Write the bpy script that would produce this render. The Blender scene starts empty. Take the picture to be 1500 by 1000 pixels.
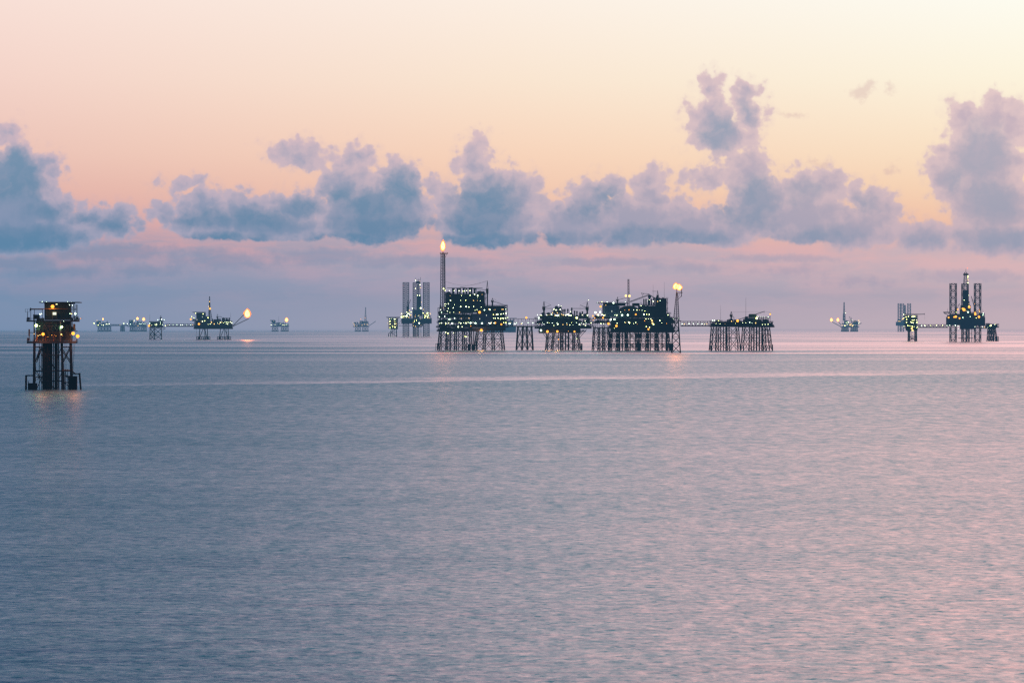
import bpy, math, random
from mathutils import Vector, Matrix

# ---------------------------------------------------------------- constants
R_EARTH = 7.4e6            # earth radius with refraction (m)
H_CAM = 30.0               # camera height above the sea (m)
F_PX = 3500.0              # focal length for a 1500 px wide frame
DIP = math.sqrt(2 * H_CAM / R_EARTH)
D_HOR = math.sqrt(2 * H_CAM * R_EARTH)
Y_HOR = 484.3
Y_EYE = Y_HOR - F_PX * DIP

scene = bpy.context.scene
col = scene.collection
random.seed(7)


def lin(c):
    return tuple(((v / 255) / 12.92 if v / 255 <= 0.04045 else ((v / 255 + 0.055) / 1.055) ** 2.4) for v in c)


def sea_z(r):
    return -r * r / (2 * R_EARTH)


def dist_for(yb):
    """distance along the curved sea at which the waterline has this picture height"""
    off = max(yb - Y_HOR, 0.9)
    lo, hi = 150.0, D_HOR
    for _ in range(60):
        m = (lo + hi) / 2
        if F_PX * (H_CAM / m) * (1 - m / D_HOR) ** 2 > off:
            lo = m
        else:
            hi = m
    return lo


# ---------------------------------------------------------------- node helper
class NT:
    def __init__(self, tree):
        self.t = tree
        tree.nodes.clear()

    def node(self, typ, **props):
        n = self.t.nodes.new(typ)
        for k, v in props.items():
            setattr(n, k, v)
        return n

    def put(self, sock, v):
        if isinstance(v, bpy.types.NodeSocket):
            self.t.links.new(v, sock)
        elif v is not None:
            if hasattr(sock, 'default_value') and not isinstance(v, (int, float)) and len(v) == 3 and sock.type == 'RGBA':
                v = (*v, 1)
            sock.default_value = v

    def math(self, op, a, b=None, c=None, clamp=False):
        n = self.node('ShaderNodeMath', operation=op, use_clamp=clamp)
        for i, v in enumerate((a, b, c)):
            if v is not None:
                self.put(n.inputs[i], v)
        return n.outputs[0]

    def vec(self, op, a, b=None, c=None, scale=None):
        n = self.node('ShaderNodeVectorMath', operation=op)
        for i, v in enumerate((a, b, c)):
            if v is not None:
                self.put(n.inputs[i], v)
        if scale is not None:
            self.put(n.inputs['Scale'], scale)
        return n.outputs['Value'] if op in ('LENGTH', 'DOT_PRODUCT', 'DISTANCE') else n.outputs[0]

    def maprange(self, v, a, b, c=0.0, d=1.0, smooth=False):
        n = self.node('ShaderNodeMapRange', interpolation_type='SMOOTHSTEP' if smooth else 'LINEAR')
        for i, x in enumerate((v, a, b, c, d)):
            self.put(n.inputs[i], x)
        return n.outputs[0]

    def mix(self, f, a, b, blend='MIX'):
        n = self.node('ShaderNodeMix', data_type='RGBA', blend_type=blend)
        self.put(n.inputs['Factor'], f)
        self.put(n.inputs[6], a)
        self.put(n.inputs[7], b)
        return n.outputs[2]

    def noise(self, v, scale, detail=3, rough=0.5, dist=0.0, colour=False, dims='3D'):
        n = self.node('ShaderNodeTexNoise', noise_dimensions=dims)
        self.put(n.inputs['Vector'], v)
        n.inputs['Scale'].default_value = scale
        n.inputs['Detail'].default_value = detail
        n.inputs['Roughness'].default_value = rough
        n.inputs['Distortion'].default_value = dist
        return n.outputs['Color' if colour else 'Fac']

    def ramp(self, v, stops, interp='LINEAR'):
        n = self.node('ShaderNodeValToRGB')
        cr = n.color_ramp
        cr.interpolation = interp
        while len(cr.elements) > 1:
            cr.elements.remove(cr.elements[-1])
        cr.elements[0].position = stops[0][0]
        cr.elements[0].color = (*stops[0][1], 1)
        for p, c in stops[1:]:
            e = cr.elements.new(p)
            e.color = (*c, 1)
        self.put(n.inputs[0], v)
        return n.outputs[0]

    def combine(self, x, y, z=0.0):
        n = self.node('ShaderNodeCombineXYZ')
        for i, v in enumerate((x, y, z)):
            self.put(n.inputs[i], v)
        return n.outputs[0]

    def separate(self, v):
        n = self.node('ShaderNodeSeparateXYZ')
        self.put(n.inputs[0], v)
        return n.outputs


# ---------------------------------------------------------------- camera
cam_d = bpy.data.cameras.new('camera')
cam_d.sensor_width = 36.0
cam_d.lens = 36.0 * F_PX / 1500.0
cam_d.clip_start = 1.0
cam_d.clip_end = 120000.0
cam = bpy.data.objects.new('camera', cam_d)
col.objects.link(cam)
pitch = math.atan((500.0 - Y_EYE) / F_PX)
cam.location = (0, 0, H_CAM)
cam.rotation_euler = (math.pi / 2 - pitch, 0, 0)
scene.camera = cam
scene.view_settings.view_transform = 'Standard'
scene.view_settings.look = 'None'
scene.view_settings.exposure = 0
scene.view_settings.gamma = 1
scene.render.engine = 'CYCLES'
cy = scene.cycles
cy.max_bounces = 5
cy.diffuse_bounces = 2
cy.glossy_bounces = 3
cy.transparent_max_bounces = 8
cy.volume_bounces = 0
cy.sample_clamp_indirect = 3.0
cy.sample_clamp_direct = 0.0
cy.caustics_reflective = False
cy.caustics_refractive = False
cy.use_denoising = False
cy.filter_width = 1.4
# ---------------------------------------------------------------- sky (world)
world = bpy.data.worlds.new('World')
scene.world = world
world.use_nodes = True
SUN_EL, SUN_AZ = math.radians(1.5), math.radians(38)     # low glow beyond the right edge


def build_world():
    w = NT(world.node_tree)
    tc = w.node('ShaderNodeTexCoord')
    d = w.vec('NORMALIZE', tc.outputs['Generated'])
    sx, sy, sz = w.separate(d)
    az = w.math('ARCTAN2', sx, sy)
    el = w.math('ARCSINE', sz)
    U = w.math('MULTIPLY', az, F_PX)              # angle expressed in 1/3500 rad
    V = w.math('MULTIPLY', el, F_PX)
    P = w.combine(U, V, 0.0)

    def pt(px, py):
        u = (px - 750) / F_PX
        return math.atan(u) * F_PX, math.atan((Y_EYE - py) / (F_PX * math.sqrt(1 + u * u))) * F_PX

    # clear sky: two elevation gradients, mixed along the azimuth
    e = w.maprange(V, -10.0, 1990.0)
    K = 2000.0

    def st(py, c):
        return ((Y_EYE - py + 10) / K, lin(c))
    left = w.ramp(e, [st(484, (132, 148, 178)), st(450, (152, 158, 184)), st(415, (178, 158, 180)), st(370, (222, 164, 168)),
                      st(330, (230, 172, 168)), st(280, (238, 184, 172)), st(230, (243, 198, 184)), st(120, (249, 214, 202)),
                      st(0, (252, 226, 216)), (660 / K, lin((150, 182, 210))), (860 / K, lin((60, 132, 176))), (1.0, lin((16, 98, 150)))])
    mid = w.ramp(e, [st(484, (204, 188, 196)), st(450, (206, 180, 190)), st(415, (212, 172, 186)), st(370, (238, 174, 172)),
                     st(330, (243, 184, 168)), st(280, (252, 206, 178)), st(230, (255, 216, 188)), st(120, (254, 232, 210)),
                     st(0, (255, 241, 228)), (660 / K, lin((228, 214, 222))), (860 / K, lin((186, 184, 206))), (1.0, lin((146, 166, 198)))])
    right = w.ramp(e, [st(484, (255, 210, 202)), st(450, (255, 202, 198)), st(415, (236, 182, 184)), st(370, (244, 184, 176)),
                       st(330, (254, 202, 168)), st(280, (255, 218, 182)), st(230, (255, 230, 198)), st(120, (255, 247, 224)),
                       st(0, (255, 255, 244)), (660 / K, lin((255, 232, 228))), (860 / K, lin((255, 212, 212))), (1.0, lin((252, 198, 202)))])
    fa = w.maprange(U, -760.0, 0.0, smooth=False)
    fb = w.maprange(U, 0.0, 760.0, smooth=False)
    sky = w.mix(fb, w.mix(fa, left, mid), right)
    # unseen high sky, coloured to tint the sea: blue left, overbright red right
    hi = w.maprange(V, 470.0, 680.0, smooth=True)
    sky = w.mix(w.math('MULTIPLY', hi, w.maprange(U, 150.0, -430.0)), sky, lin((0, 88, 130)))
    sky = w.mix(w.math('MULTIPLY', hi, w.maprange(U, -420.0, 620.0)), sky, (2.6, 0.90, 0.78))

    # ---- noise shared by the clouds
    wn = w.noise(P, 0.016, 5, 0.55, colour=True)
    damp = w.maprange(V, 106.0, 175.0, 0.30, 1.0, smooth=True)
    wv = w.vec('MULTIPLY_ADD', w.vec('SUBTRACT', wn, (0.5, 0.5, 0.5)), w.combine(62.0, w.math('MULTIPLY', damp, 52.0), 0.0), P)
    wn2 = w.noise(P, 0.075, 3, 0.55, colour=True)
    Pw = w.vec('MULTIPLY_ADD', w.vec('SUBTRACT', wn2, (0.5, 0.5, 0.5)), w.combine(14.0, w.math('MULTIPLY', damp, 14.0), 0.0), wv)
    fine = w.noise(P, 0.05, 7, 0.6)

    def lobes(scale):
        n = w.node('ShaderNodeTexVoronoi', feature='SMOOTH_F1', voronoi_dimensions='2D')
        w.put(n.inputs['Vector'], w.vec('MULTIPLY_ADD', w.vec('SUBTRACT', wn2, (0.5, 0.5, 0.5)), (11.0, 11.0, 0.0), P))
        n.inputs['Scale'].default_value = scale
        n.inputs['Smoothness'].default_value = 0.35
        return n.outputs['Distance']
    lb1 = lobes(0.052)
    lb2 = lobes(0.12)
    lobe = w.math('ADD', w.math('MULTIPLY_ADD', lb1, 19.0, -8.0), w.math('MULTIPLY_ADD', lb2, 7.0, -2.8))

    def field(blobs, k=9.0, P_=Pw):
        acc = None
        for (x, y, rx, ry) in blobs:
            cx_, cy_ = pt(x, y)
            q = w.vec('MULTIPLY_ADD', P_, (1 / rx, 1 / ry, 0.0), (-cx_ / rx, -cy_ / ry, 0.0))
            l = w.vec('LENGTH', q)
            m = min(rx, ry) * 0.8 + max(rx, ry) * 0.2
            dd = w.math('MULTIPLY_ADD', l, m, -m)
            if acc is None:
                acc = dd
            else:
                acc = w.math('SMOOTH_MIN', acc, dd, k)
        return acc

    main_blobs = [
        # right tower
        (1412, 180, 24, 26), (1455, 178, 26, 28), (1488, 180, 24, 30), (1440, 235, 62, 48), (1388, 262, 26, 30),
        (1450, 300, 66, 48), (1462, 345, 62, 26),
        # forked cloud
        (1047, 132, 14, 18), (1040, 172, 30, 26), (1098, 142, 17, 16), (1098, 172, 21, 24), (1062, 206, 42, 24),
        (1092, 254, 28, 30), (1112, 294, 44, 36), (1040, 262, 34, 14),
        # heads right of it
        (1170, 276, 20, 20), (1205, 272, 26, 24), (1180, 318, 64, 34), (1256, 292, 20, 20), (1288, 306, 26, 24), (1255, 334, 60, 26),
        (1356, 346, 40, 18),
        # centre group
        (858, 292, 30, 22), (888, 274, 18, 16), (950, 266, 24, 14), (955, 290, 36, 22), (840, 325, 52, 34), (925, 325, 70, 34),
        (1005, 326, 62, 26), (1060, 338, 50, 20),
        (694, 212, 16, 12), (697, 240, 22, 20), (718, 282, 50, 34), (662, 302, 26, 22), (764, 292, 30, 30), (718, 325, 78, 34), (640, 268, 14, 9),
        # left group
        (522, 228, 22, 14), (508, 266, 36, 28), (580, 268, 34, 30), (596, 300, 34, 34), (540, 315, 84, 38),
        (272, 268, 22, 7), (298, 303, 42, 22), (354, 306, 44, 22), (428, 302, 44, 24), (370, 330, 120, 22),
        (234, 308, 19, 11), (440, 223, 36, 16), (124, 314, 22, 14), (166, 326, 38, 20),
        (12, 200, 12, 16), (28, 256, 54, 36), (74, 246, 20, 22), (30, 306, 72, 40), (34, 342, 100, 26),
    ]
    core_blobs = [
        (1440, 225, 42, 40), (1400, 262, 16, 20), (1450, 290, 34, 30), (1472, 350, 58, 15),
        (1050, 196, 24, 26), (1100, 160, 10, 16), (1108, 290, 30, 30), (1175, 284, 14, 10), (1200, 347, 62, 14), (1262, 296, 14, 9),
        (1350, 354, 30, 9), (1100, 318, 36, 18),
        (885, 286, 14, 14), (862, 306, 22, 10), (965, 348, 104, 14), (800, 352, 66, 13),
        (716, 296, 46, 34), (700, 330, 46, 22), (690, 354, 90, 14),
        (588, 276, 24, 22), (540, 302, 46, 18), (560, 330, 70, 22), (520, 352, 90, 14), (505, 284, 20, 14),
        (300, 322, 44, 12), (380, 322, 60, 16), (440, 300, 26, 13), (330, 352, 70, 9), (350, 380, 60, 8),
        (166, 332, 30, 11), (120, 320, 14, 7), (20, 262, 44, 36), (30, 350, 96, 18), (60, 310, 30, 12), (205, 385, 40, 7),
        (1050, 372, 60, 4), (600, 378, 110, 7),
    ]
    fm = field(main_blobs, 7.0)
    fc = field(core_blobs, 8.0)
    fm2 = w.math('MULTIPLY_ADD', w.math('SUBTRACT', fine, 0.5), w.math('MULTIPLY', w.math('MULTIPLY_ADD', damp, 0.6, 0.4), 19.0), w.math('MULTIPLY_ADD', lobe, w.math('MULTIPLY_ADD', damp, 0.8, 0.2), fm))
    # sharp billows on the tops, loose lower down
    mass = w.maprange(fm2, 10.5, 0.5, smooth=True)
    core = w.maprange(w.math('MULTIPLY_ADD', w.math('SUBTRACT', fine, 0.5), 26.0, w.math('MULTIPLY_ADD', lobe, 0.25, fc)), 16.0, -17.0, smooth=True)
    halo = w.maprange(fm2, 20.0, 4.0, 0.0, 0.2, smooth=True)

    azf = w.maprange(U, -700.0, 700.0)
    lowf = w.maprange(V, 90.0, 300.0, smooth=True)
    c_edge = w.mix(azf, w.mix(lowf, lin((168, 168, 194)), lin((212, 184, 194))), w.mix(lowf, lin((208, 182, 192)), lin((226, 198, 200))))
    azc = w.maprange(U, -60.0, 640.0)
    c_core = w.mix(azc, w.mix(lowf, lin((80, 130, 166)), lin((102, 142, 174))), w.mix(lowf, lin((148, 158, 182)), lin((168, 166, 186))))
    c_mid = w.mix(azf, w.mix(lowf, lin((118, 144, 178)), lin((146, 158, 186))), w.mix(lowf, lin((176, 168, 186)), lin((194, 174, 190))))
    puff = w.noise(Pw, 0.045, 4, 0.55)
    deep = w.maprange(w.math('MULTIPLY_ADD', w.math('SUBTRACT', puff, 0.5), -40.0, w.math('MULTIPLY_ADD', lobe, 0.8, fm)), 7.0, -28.0, smooth=True)
    c_cl = w.mix(deep, c_edge, c_mid)  # cloud shading put into the colour: pale rims, bluer depths and cores
    core = w.math('MULTIPLY', core, w.maprange(w.noise(Pw, 0.03, 5, 0.6), 0.38, 0.58, 0.72, 1.0, smooth=True))
    c_cl = w.mix(core, c_cl, c_core)

    # hazy layer of stratus under the flat cloud bases
    bandn = w.noise(w.vec('MULTIPLY', Pw, (0.006, 0.03, 0.0)), 1.0, 5, 0.6)
    bandm = w.math('MULTIPLY', w.maprange(bandn, 0.33, 0.64, smooth=True), w.math('MULTIPLY', w.maprange(V, 150.0, 112.0, smooth=True), w.maprange(V, 0.0, 55.0, smooth=True)))
    c_band = w.mix(azf, lin((132, 152, 182)), lin((216, 190, 194)))
    low_veil = w.math('MULTIPLY', w.maprange(V, 150.0, 60.0, smooth=True), 0.60)
    sky2 = w.mix(low_veil, sky, w.mix(azf, lin((152, 156, 184)), lin((246, 204, 200))))
    sky2 = w.mix(w.math('MULTIPLY', bandm, 0.75), sky2, c_band)
    # ragged low fragments hanging below the bases
    frag = field([(168, 370, 76, 11), (330, 384, 62, 10), (300, 372, 30, 7), (470, 376, 66, 10), (610, 384, 80, 8), (214, 398, 46, 8), (90, 398, 60, 8),
                  (690, 402, 46, 6), (880, 384, 90, 6), (1010, 392, 40, 6), (1160, 396, 34, 6), (1258, 412, 34, 6), (1420, 404, 70, 8), (1130, 378, 70, 5), (20, 384, 60, 8)], 5.0)
    fragm = w.maprange(w.math('MULTIPLY_ADD', w.math('SUBTRACT', fine, 0.5), 52.0, frag), 14.0, -12.0, 0.0, 0.52, smooth=True)
    sky2 = w.mix(fragm, sky2, w.mix(azf, lin((116, 140, 172)), lin((190, 172, 188))))
    # faint high scraps
    sc = field([(1265, 130, 17, 9), (1306, 131, 6, 5), (1310, 250, 9, 6), (1165, 168, 16, 5), (1200, 242, 12, 5)], 3.0)
    scm = w.maprange(w.math('MULTIPLY_ADD', w.math('SUBTRACT', fine, 0.5), 30.0, sc), 5.0, -8.0, 0.0, 0.45, smooth=True)
    sky2 = w.mix(scm, sky2, lin((214, 180, 178)))
    sky3 = w.mix(halo, sky2, c_edge)
    sky4 = w.mix(w.math('MULTIPLY', mass, 0.93), sky3, c_cl)
    # below the horizon (only seen by stray reflections): plain sea haze
    below = w.maprange(V, -30.0, -6.0)
    sky4 = w.mix(below, lin((90, 108, 135)), sky4)

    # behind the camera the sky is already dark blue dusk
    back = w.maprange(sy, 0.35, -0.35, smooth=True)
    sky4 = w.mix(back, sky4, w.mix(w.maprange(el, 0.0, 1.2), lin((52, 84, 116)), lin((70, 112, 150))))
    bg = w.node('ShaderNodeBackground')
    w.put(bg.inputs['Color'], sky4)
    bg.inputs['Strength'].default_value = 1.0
    ns = w.node('ShaderNodeTexSky', sky_type='NISHITA')
    ns.sun_disc = False
    ns.sun_elevation = SUN_EL
    ns.sun_rotation = SUN_AZ
    ns.dust_density = 2.0
    bg2 = w.node('ShaderNodeBackground')
    w.put(bg2.inputs['Color'], ns.outputs[0])
    bg2.inputs['Strength'].default_value = 0.012
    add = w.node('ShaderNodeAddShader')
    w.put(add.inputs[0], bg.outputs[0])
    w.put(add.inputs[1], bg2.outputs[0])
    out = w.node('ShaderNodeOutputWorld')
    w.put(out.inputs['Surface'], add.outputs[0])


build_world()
world.cycles.sampling_method = 'NONE'

sun_d = bpy.data.lights.new('sun', 'SUN')
sun_d.energy = 0.12
sun_d.angle = math.radians(6)
sun_d.color = (1.0, 0.72, 0.52)
sun = bpy.data.objects.new('sun', sun_d)
col.objects.link(sun)
_sv = Vector((math.sin(SUN_AZ) * math.cos(SUN_EL), math.cos(SUN_AZ) * math.cos(SUN_EL), math.sin(SUN_EL)))
sun.rotation_euler = _sv.to_track_quat('Z', 'Y').to_euler()
sun.location = (0, 0, 400)
# ---------------------------------------------------------------- sea
def sea_material():
    m = bpy.data.materials.new('sea_water')
    m.use_nodes = True
    w = NT(m.node_tree)
    g = w.node('ShaderNodeNewGeometry')
    pos = g.outputs['Position']
    px, py, pz = w.separate(pos)
    flat = w.combine(px, py, 0.0)
    # ripples, chop, swell
    r1 = w.noise(w.vec('MULTIPLY', flat, (0.8, 1.0, 1.0)), 1.1, 4, 0.6)
    r2 = w.noise(w.vec('MULTIPLY', flat, (0.7, 1.0, 1.0)), 0.2, 4, 0.6)
    r3 = w.noise(w.vec('MULTIPLY', flat, (0.35, 1.0, 1.0)), 0.03, 4, 0.55)
    h = w.math('ADD', w.math('MULTIPLY', r1, 0.16), w.math('ADD', w.math('MULTIPLY', r2, 0.8), w.math('MULTIPLY', r3, 2.2)))
    b = w.node('ShaderNodeBump')
    b.inputs['Strength'].default_value = 0.35
    b.inputs['Distance'].default_value = 1.0
    w.put(b.inputs['Height'], h)
    # wavelet light and dark put into the reflection colour; also cat's paws, slicks
    p1 = w.noise(w.vec('MULTIPLY', flat, (1.9, 1.0, 1.0)), 0.11, 8, 0.78)
    p1b = w.noise(w.vec('MULTIPLY', flat, (1.0, 1.0, 1.0)), 0.6, 6, 0.72)
    p2 = w.noise(w.vec('MULTIPLY', flat, (0.8, 1.0, 1.0)), 0.85, 4, 0.6, dist=0.4)
    p3 = w.noise(w.vec('MULTIPLY', flat, (0.0009, 0.0062, 1.0)), 1.0, 4, 0.6, dist=0.5)
    p4 = w.noise(w.vec('MULTIPLY', flat, (0.004, 0.014, 1.0)), 1.0, 4, 0.65)
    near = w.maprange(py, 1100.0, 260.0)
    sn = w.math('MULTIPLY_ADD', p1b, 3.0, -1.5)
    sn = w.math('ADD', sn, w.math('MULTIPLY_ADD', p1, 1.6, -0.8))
    # short dark wave faces painted as streaks in the reflection colour
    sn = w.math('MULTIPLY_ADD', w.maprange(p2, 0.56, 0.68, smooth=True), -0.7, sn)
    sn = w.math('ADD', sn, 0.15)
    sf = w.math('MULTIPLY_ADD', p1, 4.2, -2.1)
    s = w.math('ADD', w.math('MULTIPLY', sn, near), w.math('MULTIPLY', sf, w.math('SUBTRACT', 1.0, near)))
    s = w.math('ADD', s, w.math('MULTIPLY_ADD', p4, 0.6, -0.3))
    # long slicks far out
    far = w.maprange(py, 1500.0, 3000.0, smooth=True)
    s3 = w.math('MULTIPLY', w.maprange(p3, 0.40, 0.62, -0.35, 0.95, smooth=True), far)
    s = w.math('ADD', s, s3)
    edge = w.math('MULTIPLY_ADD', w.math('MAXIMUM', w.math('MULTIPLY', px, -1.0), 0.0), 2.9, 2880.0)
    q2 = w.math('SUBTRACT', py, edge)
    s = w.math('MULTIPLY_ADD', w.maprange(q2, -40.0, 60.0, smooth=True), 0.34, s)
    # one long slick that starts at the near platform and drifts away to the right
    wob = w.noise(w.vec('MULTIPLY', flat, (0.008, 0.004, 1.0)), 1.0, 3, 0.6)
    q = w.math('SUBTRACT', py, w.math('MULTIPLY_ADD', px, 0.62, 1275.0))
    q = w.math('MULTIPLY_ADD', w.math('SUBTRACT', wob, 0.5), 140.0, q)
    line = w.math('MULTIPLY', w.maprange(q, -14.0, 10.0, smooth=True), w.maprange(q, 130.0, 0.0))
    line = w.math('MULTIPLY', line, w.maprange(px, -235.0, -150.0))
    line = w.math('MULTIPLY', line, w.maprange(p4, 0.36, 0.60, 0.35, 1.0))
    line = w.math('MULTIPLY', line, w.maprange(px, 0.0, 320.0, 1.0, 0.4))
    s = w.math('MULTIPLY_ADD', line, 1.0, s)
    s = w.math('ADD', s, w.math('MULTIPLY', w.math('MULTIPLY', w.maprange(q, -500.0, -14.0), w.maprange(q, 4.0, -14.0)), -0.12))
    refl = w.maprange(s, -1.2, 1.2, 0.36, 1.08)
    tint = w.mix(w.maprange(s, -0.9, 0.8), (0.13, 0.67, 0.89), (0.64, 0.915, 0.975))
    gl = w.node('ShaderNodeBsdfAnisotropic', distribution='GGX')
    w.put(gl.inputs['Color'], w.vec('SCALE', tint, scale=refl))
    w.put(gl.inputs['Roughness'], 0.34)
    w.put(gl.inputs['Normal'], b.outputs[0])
    df = w.node('ShaderNodeBsdfDiffuse')
    w.put(df.inputs['Color'], (0.008, 0.045, 0.072))
    fr = w.node('ShaderNodeFresnel')
    fr.inputs['IOR'].default_value = 1.45
    w.put(fr.inputs['Normal'], b.outputs[0])
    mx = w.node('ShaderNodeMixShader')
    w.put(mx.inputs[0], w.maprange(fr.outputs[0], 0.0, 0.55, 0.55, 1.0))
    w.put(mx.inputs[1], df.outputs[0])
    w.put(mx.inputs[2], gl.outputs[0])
    out = w.node('ShaderNodeOutputMaterial')
    w.put(out.inputs['Surface'], mx.outputs[0])
    return m


def build_sea():
    rings = [0.0]
    r = 25.0
    while r < 27000:
        rings.append(r)
        r += max(25.0, min(r * 0.06, 400.0))
    N = 512
    vs, fs = [(0, 0, 0)], []
    for r in rings[1:]:
        for k in range(N):
            a = 2 * math.pi * k / N
            vs.append((r * math.sin(a), r * math.cos(a), sea_z(r)))
    for k in range(N):
        fs.append((0, 1 + (k + 1) % N, 1 + k))
    for i in range(len(rings) - 2):
        o, p = 1 + i * N, 1 + (i + 1) * N
        for k in range(N):
            k2 = (k + 1) % N
            fs.append((o + k, o + k2, p + k2, p + k))
    me = bpy.data.meshes.new('sea')
    me.from_pydata(vs, [], fs)
    me.update()
    me.shade_smooth()
    o = bpy.data.objects.new('sea', me)
    me.materials.append(sea_material())
    o['kind'] = 'structure'
    col.objects.link(o)
    # make sure it faces up
    if me.polygons[5].normal.z < 0:
        me.flip_normals()


build_sea()

# ---------------------------------------------------------------- haze over the water
def build_haze():
    X, Y0, Y1, Z0, Z1 = 26000, -3000, 16500, -130, 230
    vs = [(-X, Y0, Z0), (X, Y0, Z0), (X, Y1, Z0), (-X, Y1, Z0), (-X, Y0, Z1), (X, Y0, Z1), (X, Y1, Z1), (-X, Y1, Z1)]
    fs = [(0, 3, 2, 1), (4, 5, 6, 7), (0, 1, 5, 4), (1, 2, 6, 5), (2, 3, 7, 6), (3, 0, 4, 7)]
    me = bpy.data.meshes.new('haze')
    me.from_pydata(vs, [], fs)
    o = bpy.data.objects.new('haze', me)
    o['kind'] = 'structure'
    col.objects.link(o)
    m = bpy.data.materials.new('haze')
    m.use_nodes = True
    w = NT(m.node_tree)
    dens = 4.0e-5
    ab = w.node('ShaderNodeVolumeAbsorption')
    ab.inputs['Color'].default_value = (0, 0, 0, 1)
    ab.inputs['Density'].default_value = dens
    em = w.node('ShaderNodeEmission')
    c = lin((84, 130, 164))
    em.inputs['Color'].default_value = (*c, 1)
    em.inputs['Strength'].default_value = dens
    ad = w.node('ShaderNodeAddShader')
    w.put(ad.inputs[0], ab.outputs[0])
    w.put(ad.inputs[1], em.outputs[0])
    out = w.node('ShaderNodeOutputMaterial')
    w.put(out.inputs['Volume'], ad.outputs[0])
    me.materials.append(m)


build_haze()
# ---------------------------------------------------------------- materials for steelwork and lamps
def steel(name, base, var=0.35, rough=0.8, rust=0.25, metallic=0.0):
    m = bpy.data.materials.new(name)
    m.use_nodes = True
    w = NT(m.node_tree)
    tc = w.node('ShaderNodeTexCoord')
    n = w.noise(tc.outputs['Object'], 0.35, 5, 0.6)
    n2 = w.noise(w.vec('MULTIPLY', tc.outputs['Object'], (1.0, 1.0, 0.25)), 1.2, 4, 0.7)
    dark = tuple(v * (1 - var) for v in base)
    lite = tuple(min(1, v * (1 + var)) for v in base)
    c = w.mix(n, dark, lite)
    c = w.mix(w.maprange(n2, 0.55, 0.72, 0.0, rust), c, (0.09, 0.035, 0.015))
    p = w.node('ShaderNodeBsdfPrincipled')
    w.put(p.inputs['Base Color'], c)
    p.inputs['Roughness'].default_value = rough
    p.inputs['Metallic'].default_value = metallic
    p.inputs['Specular IOR Level'].default_value = 0.10
    out = w.node('ShaderNodeOutputMaterial')
    w.put(out.inputs['Surface'], p.outputs[0])
    return m


def glow(name, c, strength, sample=True):
    m = bpy.data.materials.new(name)
    m.use_nodes = True
    w = NT(m.node_tree)
    e = w.node('ShaderNodeEmission')
    e.inputs['Color'].default_value = (*c, 1)
    e.inputs['Strength'].default_value = strength
    out = w.node('ShaderNodeOutputMaterial')
    w.put(out.inputs['Surface'], e.outputs[0])
    if not sample:
        m.cycles.emission_sampling = 'NONE'
    return m


M = {
    'jacket': steel('jacket_steel', (0.009, 0.018, 0.028), rust=0.15),
    'dark': steel('dark_steel', (0.010, 0.024, 0.038), rust=0.1),
    'deck': steel('deck_steel', (0.010, 0.022, 0.034), rust=0.1),
    'module': steel('module_paint', (0.022, 0.046, 0.052), rust=0.1),
    'green': steel('green_cladding', (0.05, 0.085, 0.06), rust=0.1),
    'quarters': steel('quarters_cladding', (0.07, 0.13, 0.20), rust=0.05),
    'grey': steel('grey_paint', (0.06, 0.10, 0.13), rust=0.1),
    'hull': steel('hull_paint', (0.012, 0.045, 0.085)),
    'leg': steel('lattice_leg_steel', (0.03, 0.075, 0.11), rust=0.1),
    'yellow': steel('yellow_paint', (0.16, 0.10, 0.02)),
    'glass': steel('window_glass', (0.01, 0.015, 0.02), rough=0.1, rust=0.0),
    'orange_boat': steel('orange_hull', (0.35, 0.08, 0.02), rust=0.0),
    'white': glow('white_lamp', (0.86, 1.0, 0.52), 9.0),
    'cool': glow('cool_lamp', (0.74, 1.0, 0.70), 8.0),
    'lime': glow('lime_lamp', (0.90, 1.0, 0.30), 11.0),
    'warm': glow('warm_lamp', (1.0, 0.62, 0.20), 2.6),
    'orange': glow('orange_lamp', (1.0, 0.36, 0.04), 2.6),
    'red': glow('red_lamp', (1.0, 0.16, 0.08), 2.5),
    'pane': glow('lit_pane', (0.95, 1.0, 0.80), 1.1, False),
}


def flame_material(name, core):
    """burning gas: bright yellow heart, thin orange skin; colour varies with height and turbulence"""
    m = bpy.data.materials.new(name)
    m.use_nodes = True
    w = NT(m.node_tree)
    tc = w.node('ShaderNodeTexCoord')
    n = w.noise(tc.outputs['Object'], 0.5, 3, 0.6)
    e = w.node('ShaderNodeEmission')
    out = w.node('ShaderNodeOutputMaterial')
    if core:
        w.put(e.inputs['Color'], w.mix(n, (1.0, 0.42, 0.06), (1.0, 0.56, 0.14)))
        e.inputs['Strength'].default_value = 15.0
        w.put(out.inputs['Surface'], e.outputs[0])
    else:
        w.put(e.inputs['Color'], (1.0, 0.23, 0.035))
        e.inputs['Strength'].default_value = 2.2
        t = w.node('ShaderNodeBsdfTransparent')
        mx = w.node('ShaderNodeMixShader')
        w.put(mx.inputs[0], w.maprange(n, 0.35, 0.7, 0.35, 0.8))
        w.put(mx.inputs[1], t.outputs[0])
        w.put(mx.inputs[2], e.outputs[0])
        w.put(out.inputs['Surface'], mx.outputs[0])
    return m


M['flame'] = flame_material('flame_heart', True)
M['flame_skin'] = flame_material('flame_skin', False)


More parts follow.
